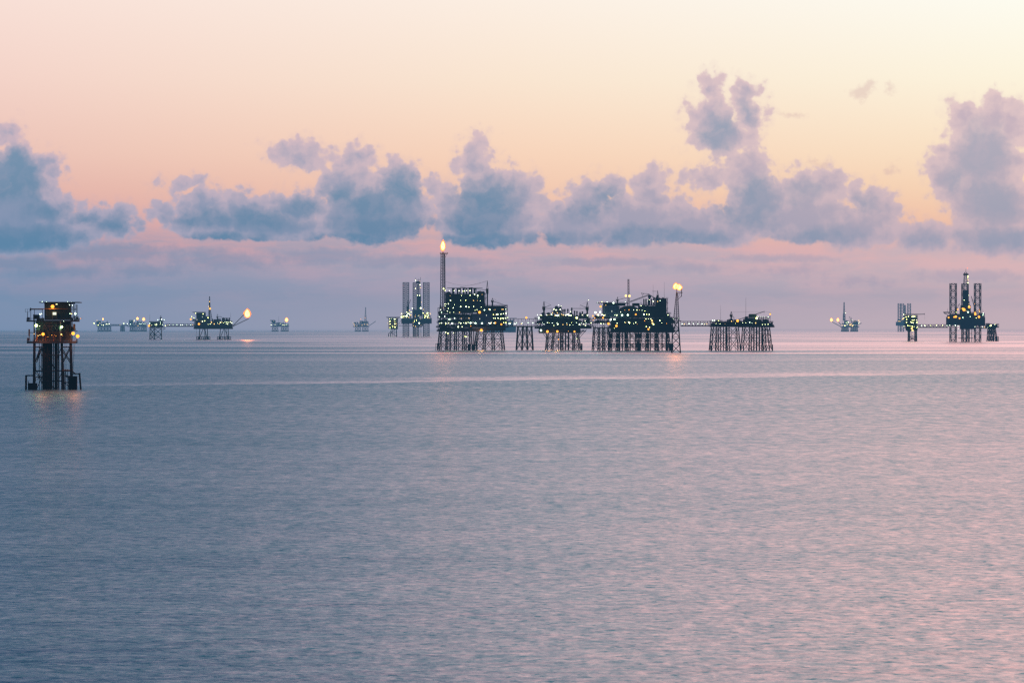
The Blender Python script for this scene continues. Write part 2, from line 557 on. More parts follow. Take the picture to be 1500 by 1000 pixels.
# ---------------------------------------------------------------- mesh buffer
class MB:
    def __init__(self):
        self.v, self.f = [], []

    def add(self, vs, fs):
        o = len(self.v)
        self.v += [tuple(p) for p in vs]
        self.f += [tuple(i + o for i in q) for q in fs]
        return self

    def box(self, x0, x1, y0, y1, z0, z1, taper=0.0):
        t = taper
        vs = [(x0 + t, y0 + t, z0), (x1 - t, y0 + t, z0), (x1 - t, y1 - t, z0), (x0 + t, y1 - t, z0),
              (x0, y0, z1), (x1, y0, z1), (x1, y1, z1), (x0, y1, z1)]
        return self.add(vs, [(0, 3, 2, 1), (4, 5, 6, 7), (0, 1, 5, 4), (1, 2, 6, 5), (2, 3, 7, 6), (3, 0, 4, 7)])

    def tube(self, a, b, r0, r1=None, n=6, cap=True):
        r1 = r0 if r1 is None else r1
        a, b = Vector(a), Vector(b)
        d = (b - a)
        if d.length < 1e-6:
            return self
        d.normalize()
        u = d.cross(Vector((0, 0, 1)))
        if u.length < 1e-3:
            u = Vector((1, 0, 0))
        u.normalize()
        w = d.cross(u)
        vs = []
        for c, r in ((a, r0), (b, r1)):
            for k in range(n):
                t = 2 * math.pi * (k + 0.5) / n
                vs.append(c + (u * math.cos(t) + w * math.sin(t)) * r)
        fs = [(k, (k + 1) % n, n + (k + 1) % n, n + k) for k in range(n)]
        if cap:
            fs += [tuple(range(n))[::-1], tuple(range(n, 2 * n))]
        return self.add(vs, fs)

    def path(self, pts, r, n=5):
        for a, b in zip(pts, pts[1:]):
            self.tube(a, b, r, n=n)
        return self

    def dome(self, c, r, h, n=10, rings=4):
        vs, fs = [], []
        for i in range(rings):
            t = i / rings * math.pi / 2
            for k in range(n):
                a = 2 * math.pi * k / n
                vs.append((c[0] + r * math.cos(t) * math.cos(a), c[1] + r * math.cos(t) * math.sin(a), c[2] + h * math.sin(t)))
        vs.append((c[0], c[1], c[2] + h))
        for i in range(rings - 1):
            for k in range(n):
                k2 = (k + 1) % n
                fs.append((i * n + k, i * n + k2, (i + 1) * n + k2, (i + 1) * n + k))
        for k in range(n):
            fs.append(((rings - 1) * n + k, (rings - 1) * n + (k + 1) % n, rings * n))
        fs.append(tuple(range(n))[::-1])
        return self.add(vs, fs)

    def lathe(self, c, prof, n=12, axis=(0, 0, 1)):
        """prof: list of (radius, height)"""
        vs, fs = [], []
        for r, h in prof:
            for k in range(n):
                a = 2 * math.pi * k / n
                vs.append((c[0] + r * math.cos(a), c[1] + r * math.sin(a), c[2] + h))
        m = len(prof)
        for i in range(m - 1):
            for k in range(n):
                k2 = (k + 1) % n
                fs.append((i * n + k, i * n + k2, (i + 1) * n + k2, (i + 1) * n + k))
        fs.append(tuple(range(n))[::-1])
        fs.append(tuple(range((m - 1) * n, m * n)))
        return self.add(vs, fs)

    def ball(self, c, rx, ry, rz, n=10, rings=7, wob=0.0, seed=0, tip=0.0):
        rnd = random.Random(seed)
        vs, fs = [], []
        for i in range(1, rings):
            t = math.pi * i / rings
            for k in range(n):
                a = 2 * math.pi * k / n
                s = 1 + (rnd.random() - 0.5) * wob
                zz = -math.cos(t)
                rad = math.sin(t) * (1 - tip * max(0, zz) * 0.8) * s
                vs.append((c[0] + rx * rad * math.cos(a), c[1] + ry * rad * math.sin(a), c[2] + rz * zz))
        b = len(vs)
        vs.append((c[0], c[1], c[2] - rz))
        vs.append((c[0], c[1], c[2] + rz * (1 + tip * 0.3)))
        for i in range(rings - 2):
            for k in range(n):
                k2 = (k + 1) % n
                fs.append((i * n + k, i * n + k2, (i + 1) * n + k2, (i + 1) * n + k))
        for k in range(n):
            fs.append((b, (k + 1) % n, k))
            fs.append(((rings - 2) * n + k, (rings - 2) * n + (k + 1) % n, b + 1))
        return self.add(vs, fs)

    def railing(self, x0, x1, y0, y1, z, h, step, r, sides='fblr'):
        segs = {'f': ((x0, y0), (x1, y0)), 'b': ((x0, y1), (x1, y1)), 'l': ((x0, y0), (x0, y1)), 'r': ((x1, y0), (x1, y1))}
        for k in sides:
            (ax, ay), (bx, by) = segs[k]
            L = math.hypot(bx - ax, by - ay)
            n = max(1, round(L / step))
            self.tube((ax, ay, z + h), (bx, by, z + h), r, n=4)
            self.tube((ax, ay, z + h * 0.5), (bx, by, z + h * 0.5), r * 0.8, n=4)
            for i in range(n + 1):
                t = i / n
                self.tube((ax + (bx - ax) * t, ay + (by - ay) * t, z), (ax + (bx - ax) * t, ay + (by - ay) * t, z + h), r, n=4)
        return self


# ---------------------------------------------------------------- things and their parts
_lamp_mesh = {}


class Thing:
    """Built in local units: x = (picture px - cx), z = waterline px - picture px, y = depth; one unit = s metres."""

    def __init__(self, name, label, cat, cx, yb, rot=0.0, d=None, group=None, depth=0.0):
        self.cx, self.yb = cx, yb
        self.d = d if d else dist_for(yb)
        self.s = self.d / F_PX
        self.rot = math.radians(rot)
        o = bpy.data.objects.new(name, None)
        o.empty_display_size = 5
        x = (cx - 750) * self.s
        o.location = (x, self.d, sea_z(math.hypot(x, self.d)))
        o.rotation_euler = (0, 0, self.rot)
        o['label'] = label
        o['category'] = cat
        if group:
            o['group'] = group
        col.objects.link(o)
        self.o = o
        self.nl = 0

    def P(self, px, py, y=0.0):
        """picture position at local depth y (corrected for the turn of the thing)"""
        x = ((px - self.cx) + y * math.sin(self.rot)) / math.cos(self.rot)
        return (x, y, self.yb - py)

    def part(self, name, mb, mat, parent=None, label=None):
        s = self.s
        me = bpy.data.meshes.new(name)
        me.from_pydata([(p[0] * s, p[1] * s, p[2] * s) for p in mb.v], [], mb.f)
        me.update()
        me.materials.append(M[mat])
        o = bpy.data.objects.new(name, me)
        o.parent = parent or self.o
        if label:
            o['label'] = label
        col.objects.link(o)
        return o

    # -- shorthand boxes in picture px
    def bx(self, name, x0, x1, yt, ybm, y0, y1, mat='module', parent=None, taper=0.0):
        c = self.cx
        return self.part(name, MB().box(x0 - c, x1 - c, y0, y1, self.yb - ybm, self.yb - yt, taper), mat, parent)

    def lamp(self, px, py, kind='white', r=0.62, y=-12.0):
        if r < 1.05:
            r *= random.choice((0.5, 0.58, 0.68, 0.78, 0.9, 1.05))
            px += random.uniform(-.3, .3)
            py += random.uniform(-.3, .3)
            if kind in ('white', 'cool') and random.random() < 0.22:
                kind = random.choice(('warm', 'lime', 'warm'))
        key = (kind, round(r, 2), round(self.s, 3))
        if key not in _lamp_mesh:
            mb = MB().ball((0, 0, 0), r, r, r, 8, 5)
            me = bpy.data.meshes.new('lamp')
            me.from_pydata([(a * self.s, b * self.s, c * self.s) for a, b, c in mb.v], [], mb.f)
            me.materials.append(M[kind])
            me.update()
            _lamp_mesh[key] = me
        o = bpy.data.objects.new('lamp', _lamp_mesh[key])
        p = self.P(px, py, y)
        o.location = tuple(v * self.s for v in p)
        o.parent = self.o
        col.objects.link(o)
        self.nl += 1
        return o

    def glow_light(self, px, py, power, y=-12.0, c=(1.0, 0.36, 0.08)):
        ld = bpy.data.lights.new('lamp_light', 'POINT')
        ld.energy = power
        ld.color = c
        ld.shadow_soft_size = 0.6
        lo = bpy.data.objects.new('lamp_light', ld)
        lo.location = tuple(v * self.s for v in self.P(px, py, y))
        lo.parent = self.o
        col.objects.link(lo)

    def lamps(self, pts, kind='white', r=0.62, y=-12.0):
        for p in pts:
            self.lamp(p[0], p[1], kind, r, y)

    # -- steel jacket: legs as parts, bracing as one part
    def jacket(self, xt, xb, ytop, y0, y1, rleg=0.7, rbr=0.32, bays=(0.45,), ymud=518, rows=2, xstyle='X', hz=True, sub=9.0):
        """xt / xb: leg positions at the top and at the waterline (picture px); y0..y1 depth of the rows"""
        c, yb = self.cx, self.yb
        rbr *= 1.2
        rleg *= 0.85
        zt = yb - ytop
        tops, bots = [], []
        for j in range(rows):
            f = j / (rows - 1) if rows > 1 else 0
            spread = 1.08
            yt_ = y0 + (y1 - y0) * f
            yb_ = (y0 + y1) / 2 + (yt_ - (y0 + y1) / 2) * spread
            tops.append([Vector((x - c, yt_, zt)) for x in xt])
            bots.append([Vector((x - c, yb_, 0)) for x in xb])
        for j in range(rows):
            for a, b in zip(tops[j], bots[j]):
                e = b + (b - a).normalized() * sub
                self.part('leg', MB().tube(a, e, rleg, rleg * 1.12, 8), 'jacket')
        br = MB()
        lv = [0.0] + list(bays) + [1.0]

        def at(a, b, t):
            return a + (b - a) * t

        def face(a0, b0, a1, b1):
            for i, (t0, t1) in enumerate(zip(lv, lv[1:])):
                p, q = at(a0, b0, t0), at(a1, b1, t0)
                u, v = at(a0, b0, t1), at(a1, b1, t1)
                if xstyle == 'X':
                    br.tube(p, v, rbr, n=5)
                    br.tube(q, u, rbr, n=5)
                elif xstyle == 'K':
                    mtop = (p + q) / 2
                    br.tube(u, mtop, rbr, n=5)
                    br.tube(v, mtop, rbr, n=5)
                elif xstyle == 'Z':
                    if i % 2:
                        br.tube(p, v, rbr, n=5)
                    else:
                        br.tube(q, u, rbr, n=5)
                if hz and t1 < 1.0:
                    br.tube(u, v, rbr, n=5)
            # the bay that carries on under water
            p, q = at(a0, b0, 1.0), at(a1, b1, 1.0)
            br.tube(p, q + Vector((0, 0, -sub)), rbr, n=5)
            br.tube(q, p + Vector((0, 0, -sub)), rbr, n=5)
        for j in range(rows):
            for i in range(len(xt) - 1):
                face(tops[j][i], bots[j][i], tops[j][i + 1], bots[j][i + 1])
        for j in range(rows - 1):
            for i in range(len(xt)):
                face(tops[j][i], bots[j][i], tops[j + 1][i], bots[j + 1][i])
        self.part('bracing', br, 'jacket')

    def conductors(self, xs, ytop, y0, y1, r=0.5, sub=6, name='conductor', rows=2):
        rnd = random.Random(int(xs[0] * 7))
        for k, x in enumerate(xs):
            yy = y0 + (y1 - y0) * ((k % rows) / max(1, rows - 1) if rows > 1 else 0)
            self.part(name, MB().tube((x - self.cx, yy, self.yb - ytop), (x - self.cx, yy, -sub), r, n=8), 'jacket')

    def deck(self, x0, x1, yt, y0, y1, th=0.7, rail=True, mat='deck', beams=True, railh=1.5):
        """a plated deck with edge girders, joists and a railing"""
        c, z = self.cx, self.yb - yt
        mb = MB().box(x0 - c, x1 - c, y0, y1, z - th * 0.35, z)
        if beams:
            n = max(2, int((x1 - x0) / 4))
            for yy in (y0 + 0.2, (y0 + y1) / 2, y1 - 0.5):
                mb.box(x0 - c + 0.05, x1 - c - 0.05, yy, yy + 0.3, z - th * 1.3, z - th * 0.35 - 0.01)
            for i in range(n + 1):
                x = x0 - c + 0.1 + (x1 - x0 - 0.5) * i / n
                mb.box(x, x + 0.25, y0 + 0.5, y1 - 0.5, z - th * 1.1, z - th * 0.35 - 0.012)
        d = self.part('deck', mb, mat)
        if rail:
            self.part('railing', MB().railing(x0 - c + .1, x1 - c - .1, y0 + .1, y1 - .1, z, railh, 2.5, 0.09), 'grey', d)
        return d

    def columns(self, xs, yt, ybm, y0, y1, r=0.4, diag=True):
        """deck-to-deck columns and diagonals on front and back"""
        c = self.cx
        zt, zb = self.yb - yt, self.yb - ybm
        mb = MB()
        for yy in (y0, y1):
            for x in xs:
                mb.tube((x - c, yy, zb), (x - c, yy, zt), r, n=6)
            if diag:
                for i, (a, b) in enumerate(zip(xs, xs[1:])):
                    if i % 2:
                        a, b = b, a
                    mb.tube((a - c, yy, zb), (b - c, yy, zt), r * 0.65, n=5)
        for z in (zb + .3, zt - .3):
            mb.tube((xs[0] - c, y0, z), (xs[0] - c, y1, z), r * .6, n=5)
            mb.tube((xs[-1] - c, y0, z), (xs[-1] - c, y1, z), r * .6, n=5)
            for yy in (y0, y1):
                mb.tube((xs[0] - c, yy, z), (xs[-1] - c, yy, z), r * .6, n=5)
        self.part('deck_frame', mb, 'dark')

    def clutter(self, x0, x1, floor, hmax, y0, y1, seed, dens=1.0, mats=('module', 'dark', 'green')):
        """process plant on one deck level: vessels, skids, exhaust stacks, pipe racks"""
        rnd = random.Random(seed)
        c, z = self.cx, self.yb - floor
        pipes, n_m, n_v = MB(), 0, 0
        x = x0 + 0.4
        while x < x1 - 1.2:
            wdt = min(rnd.uniform(1.8, 5.2), x1 - x)
            for ya, yc in ((y0 + 0.8, (y0 + y1) / 2 - 0.4), ((y0 + y1) / 2 + 0.2, y1 - 0.8)):
                k = rnd.random()
                h = hmax * rnd.uniform(0.45, 1.0)
                xa, xb = x - c, x - c + wdt - 0.5
                m = (xa + xb) / 2
                if k < 0.42:
                    b = MB().box(xa, xb, ya, yc, z + 0.25, z + h)
                    for i in range(3):   # ribs and roof fittings
                        xr = xa + (xb - xa) * (i + 0.5) / 3
                        b.box(xr - 0.08, xr + 0.08, ya - 0.12, ya - 0.005, z + 0.3, z + h - 0.1)
                    b.box(m - wdt * 0.15, m + wdt * 0.12, ya + 0.4, yc - 0.4, z + h + 0.005, z + h + 0.6)
                    for sx in (xa + 0.15, xb - 0.35):
                        b.box(sx, sx + 0.2, ya + .1, yc - .1, z, z + 0.245)
                    self.part('equipment_skid', b, rnd.choice(mats))
                elif k < 0.62:
                    r = min(h * 0.38, (yc - ya) * 0.3, 1.3)
                    v = MB()
                    zc, ym = z + 0.5 + r, (ya + yc) / 2
                    v.tube((xa + r * .4, ym, zc), (xb - r * .4, ym, zc), r, n=10, cap=True)
                    v.tube((xa, ym, zc), (xa + r * .4, ym, zc), r * .55, r, n=10)
                    v.tube((xb - r * .4, ym, zc), (xb, ym, zc), r, r * .55, n=10)
                    for sx in (xa + (xb - xa) * .25, xa + (xb - xa) * .75):
                        v.box(sx - .15, sx + .15, ym - r * .6, ym + r * .6, z, zc - r * .6)
                    self.part('vessel', v, rnd.choice(mats))
                elif k < 0.82:
                    r = min(wdt * 0.3, 1.1)
                    ym = (ya + yc) / 2
                    v = MB().lathe((m, ym, z), [(r * .9, 0), (r, .3), (r, h * .8), (r * .7, h * .95), (r * .2, h)], 10)
                    v.tube((m + r, ym, z), (m + r, ym, z + h * .9), .12, n=4)
                    self.part('tank', v, rnd.choice(mats))
                else:
                    for i in range(3):
                        xx = xa + (xb - xa) * rnd.random()
                        yy = rnd.uniform(ya, yc)
                        pipes.tube((xx, yy, z), (xx, yy, z + h), 0.2, n=5)
                        pipes.tube((xx, yy, z + h * .8), (xx + wdt * .6, yy, z + h * .8), 0.16, n=5)
            x += wdt / dens
        for i in range(int((x1 - x0) / 4) + 2):
            zz = z + hmax * rnd.uniform(0.25, 0.98)
            yy = y0 + rnd.uniform(0.2, 1.0)
            a = rnd.uniform(x0, x0 + (x1 - x0) * .6) - c
            b = a + rnd.uniform(.25, .4) * (x1 - x0)
            pipes.tube((a, yy, zz), (b, yy, zz), 0.16, n=5)
            pipes.tube((a, yy, zz), (a, yy, z), 0.14, n=5)
            pipes.tube((b, yy, zz), (b, yy, z), 0.14, n=5)
        for yy in (y0 + .6, (y0 + y1) / 2, y1 - .6):
            pipes.tube((x0 - c, yy, z + .45), (x1 - c, yy, z + .45), 0.15, n=5)
        for xx in (x0 - c, (x0 + x1) / 2 - c, x1 - c):
            pipes.tube((xx, y0, z + .45), (xx, y1, z + .45), 0.15, n=5)
        self.part('pipework', pipes, 'dark')

    def lattice(self, name, base, top, wb, wt, n, r, mat='dark', parent=None, rb=None):
        """square lattice mast between two points (local coordinates)"""
        a, b = Vector(base), Vector(top)
        d = (b - a)
        ax = d.normalized()
        u = ax.cross(Vector((0, 1, 0)))
        if u.length < 0.2:
            u = Vector((1, 0, 0))
        u.normalize()
        v = ax.cross(u).normalized()
        rb = rb or r * 0.6
        mb = MB()
        lev = []
        for i in range(n + 1):
            t = i / n
            h = (wb + (wt - wb) * t) / 2
            c0 = a + d * t
            lev.append([c0 + u * sx * h + v * sy * h for sx, sy in ((-1, -1), (1, -1), (1, 1), (-1, 1))])
        for i in range(n):
            for k in range(4):
                mb.tube(lev[i][k], lev[i + 1][k], r, n=5)
                k2 = (k + 1) % 4
                if (i + k) % 2:
                    mb.tube(lev[i][k], lev[i + 1][k2], rb, n=4)
                else:
                    mb.tube(lev[i][k2], lev[i + 1][k], rb, n=4)
                mb.tube(lev[i + 1][k], lev[i + 1][k2], rb, n=4)
        return self.part(name, mb, mat, parent)

    def crane(self, x, ybase, ytop, tip=None, y=0.0, r=0.8, cab=True, boom_w=0.9):
        """pedestal crane: pedestal, slewing cab, A-frame, lattice boom with pendant lines"""
        c = self.cx
        zb, zt = self.yb - ybase, self.yb - ytop
        X = x - c
        hm = zt - zb
        mb = MB().lathe((X, y, zb), [(r, 0), (r, hm * .45), (r * 1.6, hm * .48), (r * 1.6, hm * .52)], 10)
        cz = zb + hm * .52
        mb.box(X - r * 1.8, X + r * 1.5, y - r * 1.4, y + r * 1.4, cz, cz + hm * .16)
        for sy in (-.7, .7):
            mb.tube((X - r, y + sy * r, cz + hm * .16), (X, y, zt), r * .28, n=4)
            mb.tube((X + r, y + sy * r, cz + hm * .16), (X, y, zt), r * .28, n=4)
        k = self.part('crane', mb, 'dark')
        if cab:
            self.part('cab', MB().box(X - r * 1.4, X + r * .2, y - r * 2.4, y - r * 1.42, cz + .1, cz + hm * .14), 'yellow', k)
        if tip:
            tx, tz = tip[0] - c, self.yb - tip[1]
            ty = y + (tip[2] if len(tip) > 2 else 0)
            L = math.hypot(tx - X, tz - cz)
            self.lattice('boom', (X, y, cz + hm * .1), (tx, ty, tz), boom_w, boom_w * .4, max(4, int(L / 2)), .13, 'yellow' if False else 'dark', k)
            ln = MB()
            a, b = Vector((X, y, zt)), Vector((tx, ty, tz))
            for off in (-.25, .25):
                pts = []
                for i in range(9):
                    t = i / 8
                    p = a + (b - a) * t
                    pts.append((p.x, p.y + off, p.z - math.sin(t * math.pi) * L * .02))
                ln.path(pts, .07, 3)
            ln.tube((tx, ty, tz), (tx, ty, tz - hm * .4), .07, n=3)
            ln.box(tx - .3, tx + .3, ty - .2, ty + .2, tz - hm * .4 - .5, tz - hm * .4)
            self.part('cable', ln, 'dark', k)
        return k

    def helideck(self, x0, x1, yt, y, r=None, th=0.6):
        c = self.cx
        cxm, R_ = (x0 + x1) / 2 - c, (x1 - x0) / 2
        z = self.yb - yt
        mb = MB().lathe((cxm, y, z - th), [(R_ * .86, 0), (R_ * .9, th * .95), (R_ * .9, th)], 8)
        # sloping safety net around the octagon
        net = MB().lathe((cxm, y, z - th), [(R_ * .90, th * .2), (R_, th * 1.25), (R_ * .985, th * 1.3), (R_ * .89, th * .35)], 8)
        for k in range(8):
            a = 2 * math.pi * (k + .5) / 8
            mb.tube((cxm + R_ * .8 * math.cos(a), y + R_ * .8 * math.sin(a), z - th), (cxm + R_ * .45 * math.cos(a), y + R_ * .45 * math.sin(a), z - th - R_ * .35), .22, n=4)
        h = self.part('helideck', mb, 'deck')
        self.part('safety_net', net, 'grey', h)
        return h

    def quarters(self, x0, x1, yt, ybm, y0, y1, nx, nz, mat='quarters', name='living_quarters', taper=0.0):
        """accommodation block with rows of windows, floor bands and a roof edge"""
        c = self.cx
        za, zb = self.yb - ybm, self.yb - yt
        mb = MB().box(x0 - c, x1 - c, y0, y1, za, zb, taper)
        mb.box(x0 - c - .15, x1 - c + .15, y0 - .15, y1 + .15, zb + .005, zb + .25)
        for k in range(1, nz):
            z = za + (zb - za) * k / nz
            mb.box(x0 - c - .06 + taper, x1 - c + .06 - taper, y0 - .08, y0 - .004, z - .1, z + .1)
        q = self.part(name, mb, mat)
        dx, dz = (x1 - x0 - 2 * taper) / nx, (zb - za) / nz
        for j in range(nz):
            for i in range(nx):
                wx = x0 - c + taper + dx * (i + .5)
                wz = za + dz * (j + .55)
                lit = ((i * 7 + j * 5) % 11 == 0)
                self.part('window', MB().box(wx - dx * .18, wx + dx * .18, y0 - .06, y0 + .02 - .01, wz - dz * .16, wz + dz * .16), 'pane' if lit else 'glass', q)
        return q

    def flame(self, px, py, rx, rz, y=0.0, parent=None, seed=1, lean=0.0, power=0.0):
        p = self.P(px, py, y)
        mb = MB().ball(p, rx * .74, rx * .74, rz * .80, 12, 9, .22, seed, 0.3)
        sk = MB().ball((p[0], p[1], p[2] + rz * .05), rx * 1.12, rx * 1.12, rz * 1.08, 12, 9, .38, seed + 5, 0.4)
        for m_ in (mb, sk):
            m_.v = [(q[0] + lean * (q[2] - p[2] + rz), q[1], q[2]) for q in m_.v]
        f = self.part('flame', mb, 'flame', parent)
        self.part('flame_skin', sk, 'flame_skin', parent)
        if power:
            ld = bpy.data.lights.new('flare_light', 'POINT')
            ld.energy = power
            ld.color = (1.0, 0.15, 0.035)
            ld.shadow_soft_size = rx * self.s
            lo = bpy.data.objects.new('flare_light', ld)
            lo.location = tuple(v * self.s for v in (p[0], p[1] - rx * 1.6, p[2]))
            lo.parent = self.o
            col.objects.link(lo)
        return f

    def antenna(self, px, y0_, y1_, y=0.0, r=.13):
        a, b = self.P(px, y0_, y), self.P(px, y1_, y)
        mb = MB().tube(a, b, r * 1.5, r * .6, 5)
        h = b[2] - a[2]
        mb.tube((a[0] - .5, a[1], a[2] + h * .5), (a[0] + .5, a[1], a[2] + h * .5), r * .7, n=4)
        return self.part('antenna', mb, 'dark')

    def landing(self, x0, x1, yt, y, n=4):
        """boat landing at the waterline"""
        c = self.cx
        z = self.yb - yt
        mb = MB()
        for yy in (y, y + 1.6):
            mb.tube((x0 - c, yy, z), (x1 - c, yy, z), .22, n=5)
            mb.tube((x0 - c, yy, z * .45), (x1 - c, yy, z * .45), .18, n=5)
        for i in range(n):
            x = x0 - c + (x1 - x0) * i / (n - 1)
            for yy in (y, y + 1.6):
                mb.tube((x, yy, z), (x, yy, -5), .28, n=5)
        mb.box(x0 - c, x1 - c, y + .1, y + 1.5, z + .01, z + .2)
        return self.part('boat_landing', mb, 'jacket')


def bridge(label, x0, x1, yt, ybm, yb, y=0.0, bays=10, lamps=(), d=None, kind='white', r=.5, cat='bridge', w=2.2, roof=False, rot=0):
    """enclosed lattice footbridge between two platforms"""
    t = Thing('link_bridge', label, cat, (x0 + x1) / 2, yb, rot, d)
    c = t.cx
    zt, zb = yb - yt, yb - ybm
    L0, L1 = x0 - c, x1 - c
    tr = MB()
    for yy in (y - w / 2, y + w / 2):
        for z in (zb, zt):
            tr.tube((L0, yy, z), (L1, yy, z), .28, n=5)
        for i in range(bays):
            a, b = L0 + (L1 - L0) * i / bays, L0 + (L1 - L0) * (i + 1) / bays
            if i % 2:
                tr.tube((a, yy, zb), (b, yy, zt), .17, n=4)
            else:
                tr.tube((b, yy, zb), (a, yy, zt), .17, n=4)
            tr.tube((a, yy, zb), (a, yy, zt), .17, n=4)
    for i in range(bays + 1):
        a = L0 + (L1 - L0) * i / bays
        tr.tube((a, y - w / 2, zt), (a, y + w / 2, zt), .15, n=4)
    t.part('truss', tr, 'dark')
    fl = MB().box(L0, L1, y - w / 2 + .1, y + w / 2 - .1, zb - .45, zb + .1)
    t.part('walkway', fl, 'deck')
    pp = MB()
    for k in range(3):
        pp.tube((L0, y + w * .25 * (k - 1), zb + .5 + .1 * k), (L1, y + w * .25 * (k - 1), zb + .5 + .1 * k), .2, n=5)
    t.part('pipework', pp, 'dark')
    if roof:
        t.part('roof', MB().box(L0, L1, y - w / 2 + .05, y + w / 2 - .05, zt + .3, zt + .45), 'deck')
    for l in lamps:
        t.lamp(l[0], l[1], l[2] if len(l) > 2 else kind, l[3] if len(l) > 3 else r, y - w / 2 - .4)
    return t
# ================================================================ near wellhead platform (left foreground)
def near_platform():
    t = Thing('wellhead_platform', 'tall dark wellhead platform with orange lamps, standing nearest and alone at the far left', 'oil platform', 80, 570, 6)
    c = 80
    Y0, Y1 = -16, 16
    # main legs: px size here is 0.31 m, so real dimensions in px are large
    for (xt, xb, rr) in ((52, 51.4, 1.9), (104, 106, 2.0), (89, 93, 1.7), (66, 65.5, 1.9)):
        front = xt in (52, 104)
        yy = Y0 + 4 if front else Y1 - 6
        t.part('leg', MB().tube((xt - c, yy, 72), (xb - c, yy * 1.1, -14), rr, rr * 1.1, 12), 'jacket')
    for i, (x, r) in enumerate(((64.5, 2.3), (68.5, 2.0), (74, 2.4), (78.6, .8), (82.2, 2.3), (85.3, 1.0), (71.5, 1.2), (90.6, 1.5), (79.9, .8))):
        t.part('conductor', MB().tube((x - c, -3 + (i % 3) * 5, 72), (x - c, -3 + (i % 3) * 5, -12), r, n=10), 'jacket')
    br = MB()

    def b(x0, y0, x1, y1, r=.55, yy=Y0 + 4, yy2=None):
        br.tube((x0 - c, yy, 570 - y0), (x1 - c, yy if yy2 is None else yy2, 570 - y1), r, n=6)
    for yy in (Y0 + 4, Y1 - 6):
        b(52, 508, 66, 508, .6, yy)
        b(53, 531, 61, 510, .6, yy)
        b(60, 508, 54, 527, .45, yy)
        b(60, 510, 64, 524, .4, yy)
        b(52, 543, 66, 543, .7, yy)
        b(52, 552, 66, 552, .5, yy)
        b(52, 543, 64, 560, .4, yy)
        b(90, 508, 104, 508, .6, yy)
        b(91, 512, 104, 532, .6, yy)
        b(104, 506, 92, 530, .6, yy)
        b(91, 543, 105, 543, .7, yy)
        b(92, 551, 105, 551, .6, yy)
        b(93, 560, 105, 560, .5, yy)
        b(92, 544, 105, 560, .4, yy)
        b(66, 520, 90, 520, .5, yy)
        b(66, 543, 92, 543, .6, yy)
        b(66, 558, 92, 558, .5, yy)
    for x in (52, 104):
        for z0, z1 in ((508, 543), (543, 558)):
            b(x, z0, x, z1, .5, Y0 + 4, Y1 - 6)
            b(x, z0, x, z0, .6, Y0 + 4, Y1 - 6)
    for xa, xb, ya, yb_ in ((53, 65, 543, 570), (65, 53, 543, 570), (92, 105, 560, 570), (54, 60, 556, 548), (58, 64, 536, 546), (66, 78, 545, 570), (90, 78, 545, 570), (66, 78, 505, 540), (90, 78, 505, 540)):
        b(xa, ya, xb, yb_, .5, Y1 - 6)
    t.part('bracing', br, 'jacket')
    t.part('brace_beam', MB().box(92 - c, 104 - c, Y0 + 1.4, Y0 + 2.6, 27.6, 28.8), 'yellow')
    # ladder between the right hand legs
    ld = MB()
    for x in (95.6, 97.8):
        ld.tube((x - c, Y0 + 2, 68), (x - c, Y0 + 2, 4), .16, n=4)
    for k in range(40):
        z = 5 + k * 1.6
        ld.tube((95.6 - c, Y0 + 2, z), (97.8 - c, Y0 + 2, z), .09, n=3)
    t.part('ladder', ld, 'dark')
    # hanging hoses on the right
    hs = MB()
    for k, (xa, xb2) in enumerate(((108.5, 105.5), (109.8, 107.2), (111, 107.6))):
        pts = []
        for i in range(13):
            f = i / 12
            pts.append((xa + (xb2 - xa) * f - c + math.sin(f * math.pi) * -.5, Y0 + 2 + k, 72 - f * (42 + 3 * k)))
        hs.path(pts, .2, 4)
    t.part('hose', hs, 'dark')
    # boat landings and fenders
    bl = MB()
    for yy in (Y0 - 4, Y0 + 8):
        bl.tube((39.5 - c, yy, 20.5), (52 - c, yy, 20.5), .8, n=8)
        bl.tube((40.2 - c, yy, 21), (39.8 - c, yy, -8), .9, n=8)
        bl.tube((43.5 - c, yy, 12.5), (43.5 - c, yy, 8), .35, n=6)
    bl.tube((40 - c, Y0 - 4, 20.5), (40 - c, Y0 + 8, 20.5), .7, n=8)
    t.part('boat_landing', bl, 'jacket')
    t.part('fender_block', MB().box(43 - c, 56 - c, Y0 - 2, Y0 + 6, -3, 9.4), 'jacket')
    bl2 = MB()
    for yy in (Y0 - 4, Y0 + 8):
        bl2.tube((104 - c, yy, 23), (118 - c, yy, 23), .7, n=8)
        bl2.tube((116.8 - c, yy, 24), (119.4 - c, yy, -8), .9, n=8)
        bl2.tube((106 - c, yy, 27), (112 - c, yy, 22), .5, n=8)
    bl2.tube((117 - c, Y0 - 4, 23), (117 - c, Y0 + 8, 23), .7, n=8)
    t.part('boat_landing', bl2, 'jacket')
    fb = MB().box(101 - c, 113.5 - c, Y0 - 2, Y0 + 7, -2, 19.5)
    for k in range(5):
        fb.box(101.5 - c + k * 2.5, 102.2 - c + k * 2.5, Y0 - 2.6, Y0 - 2.01, -2, 19)
    t.part('fender_block', fb, 'jacket')
    rb = MB()
    for x in (58.5, 61.5, 70.2, 96.5, 99.5):
        rb.tube((x - c, Y0 + 8, 70 if x < 90 else 30), (x - c, Y0 + 8, -8), .5, n=6)
    t.part('riser', rb, 'jacket')

    # decks
    t.deck(41.5, 112, 500, Y0 - 2, Y1, th=1.9, railh=3.2)
    t.deck(51, 112, 484.5, Y0 + 3, Y1, th=.8, rail=False)
    t.deck(41, 115, 469.2, Y0 - 2, Y1, th=1.5, railh=3.4)
    # deck frame between the decks
    t.columns([52.3, 65, 78, 90, 104], 469.4, 500, Y0, Y1, .75)
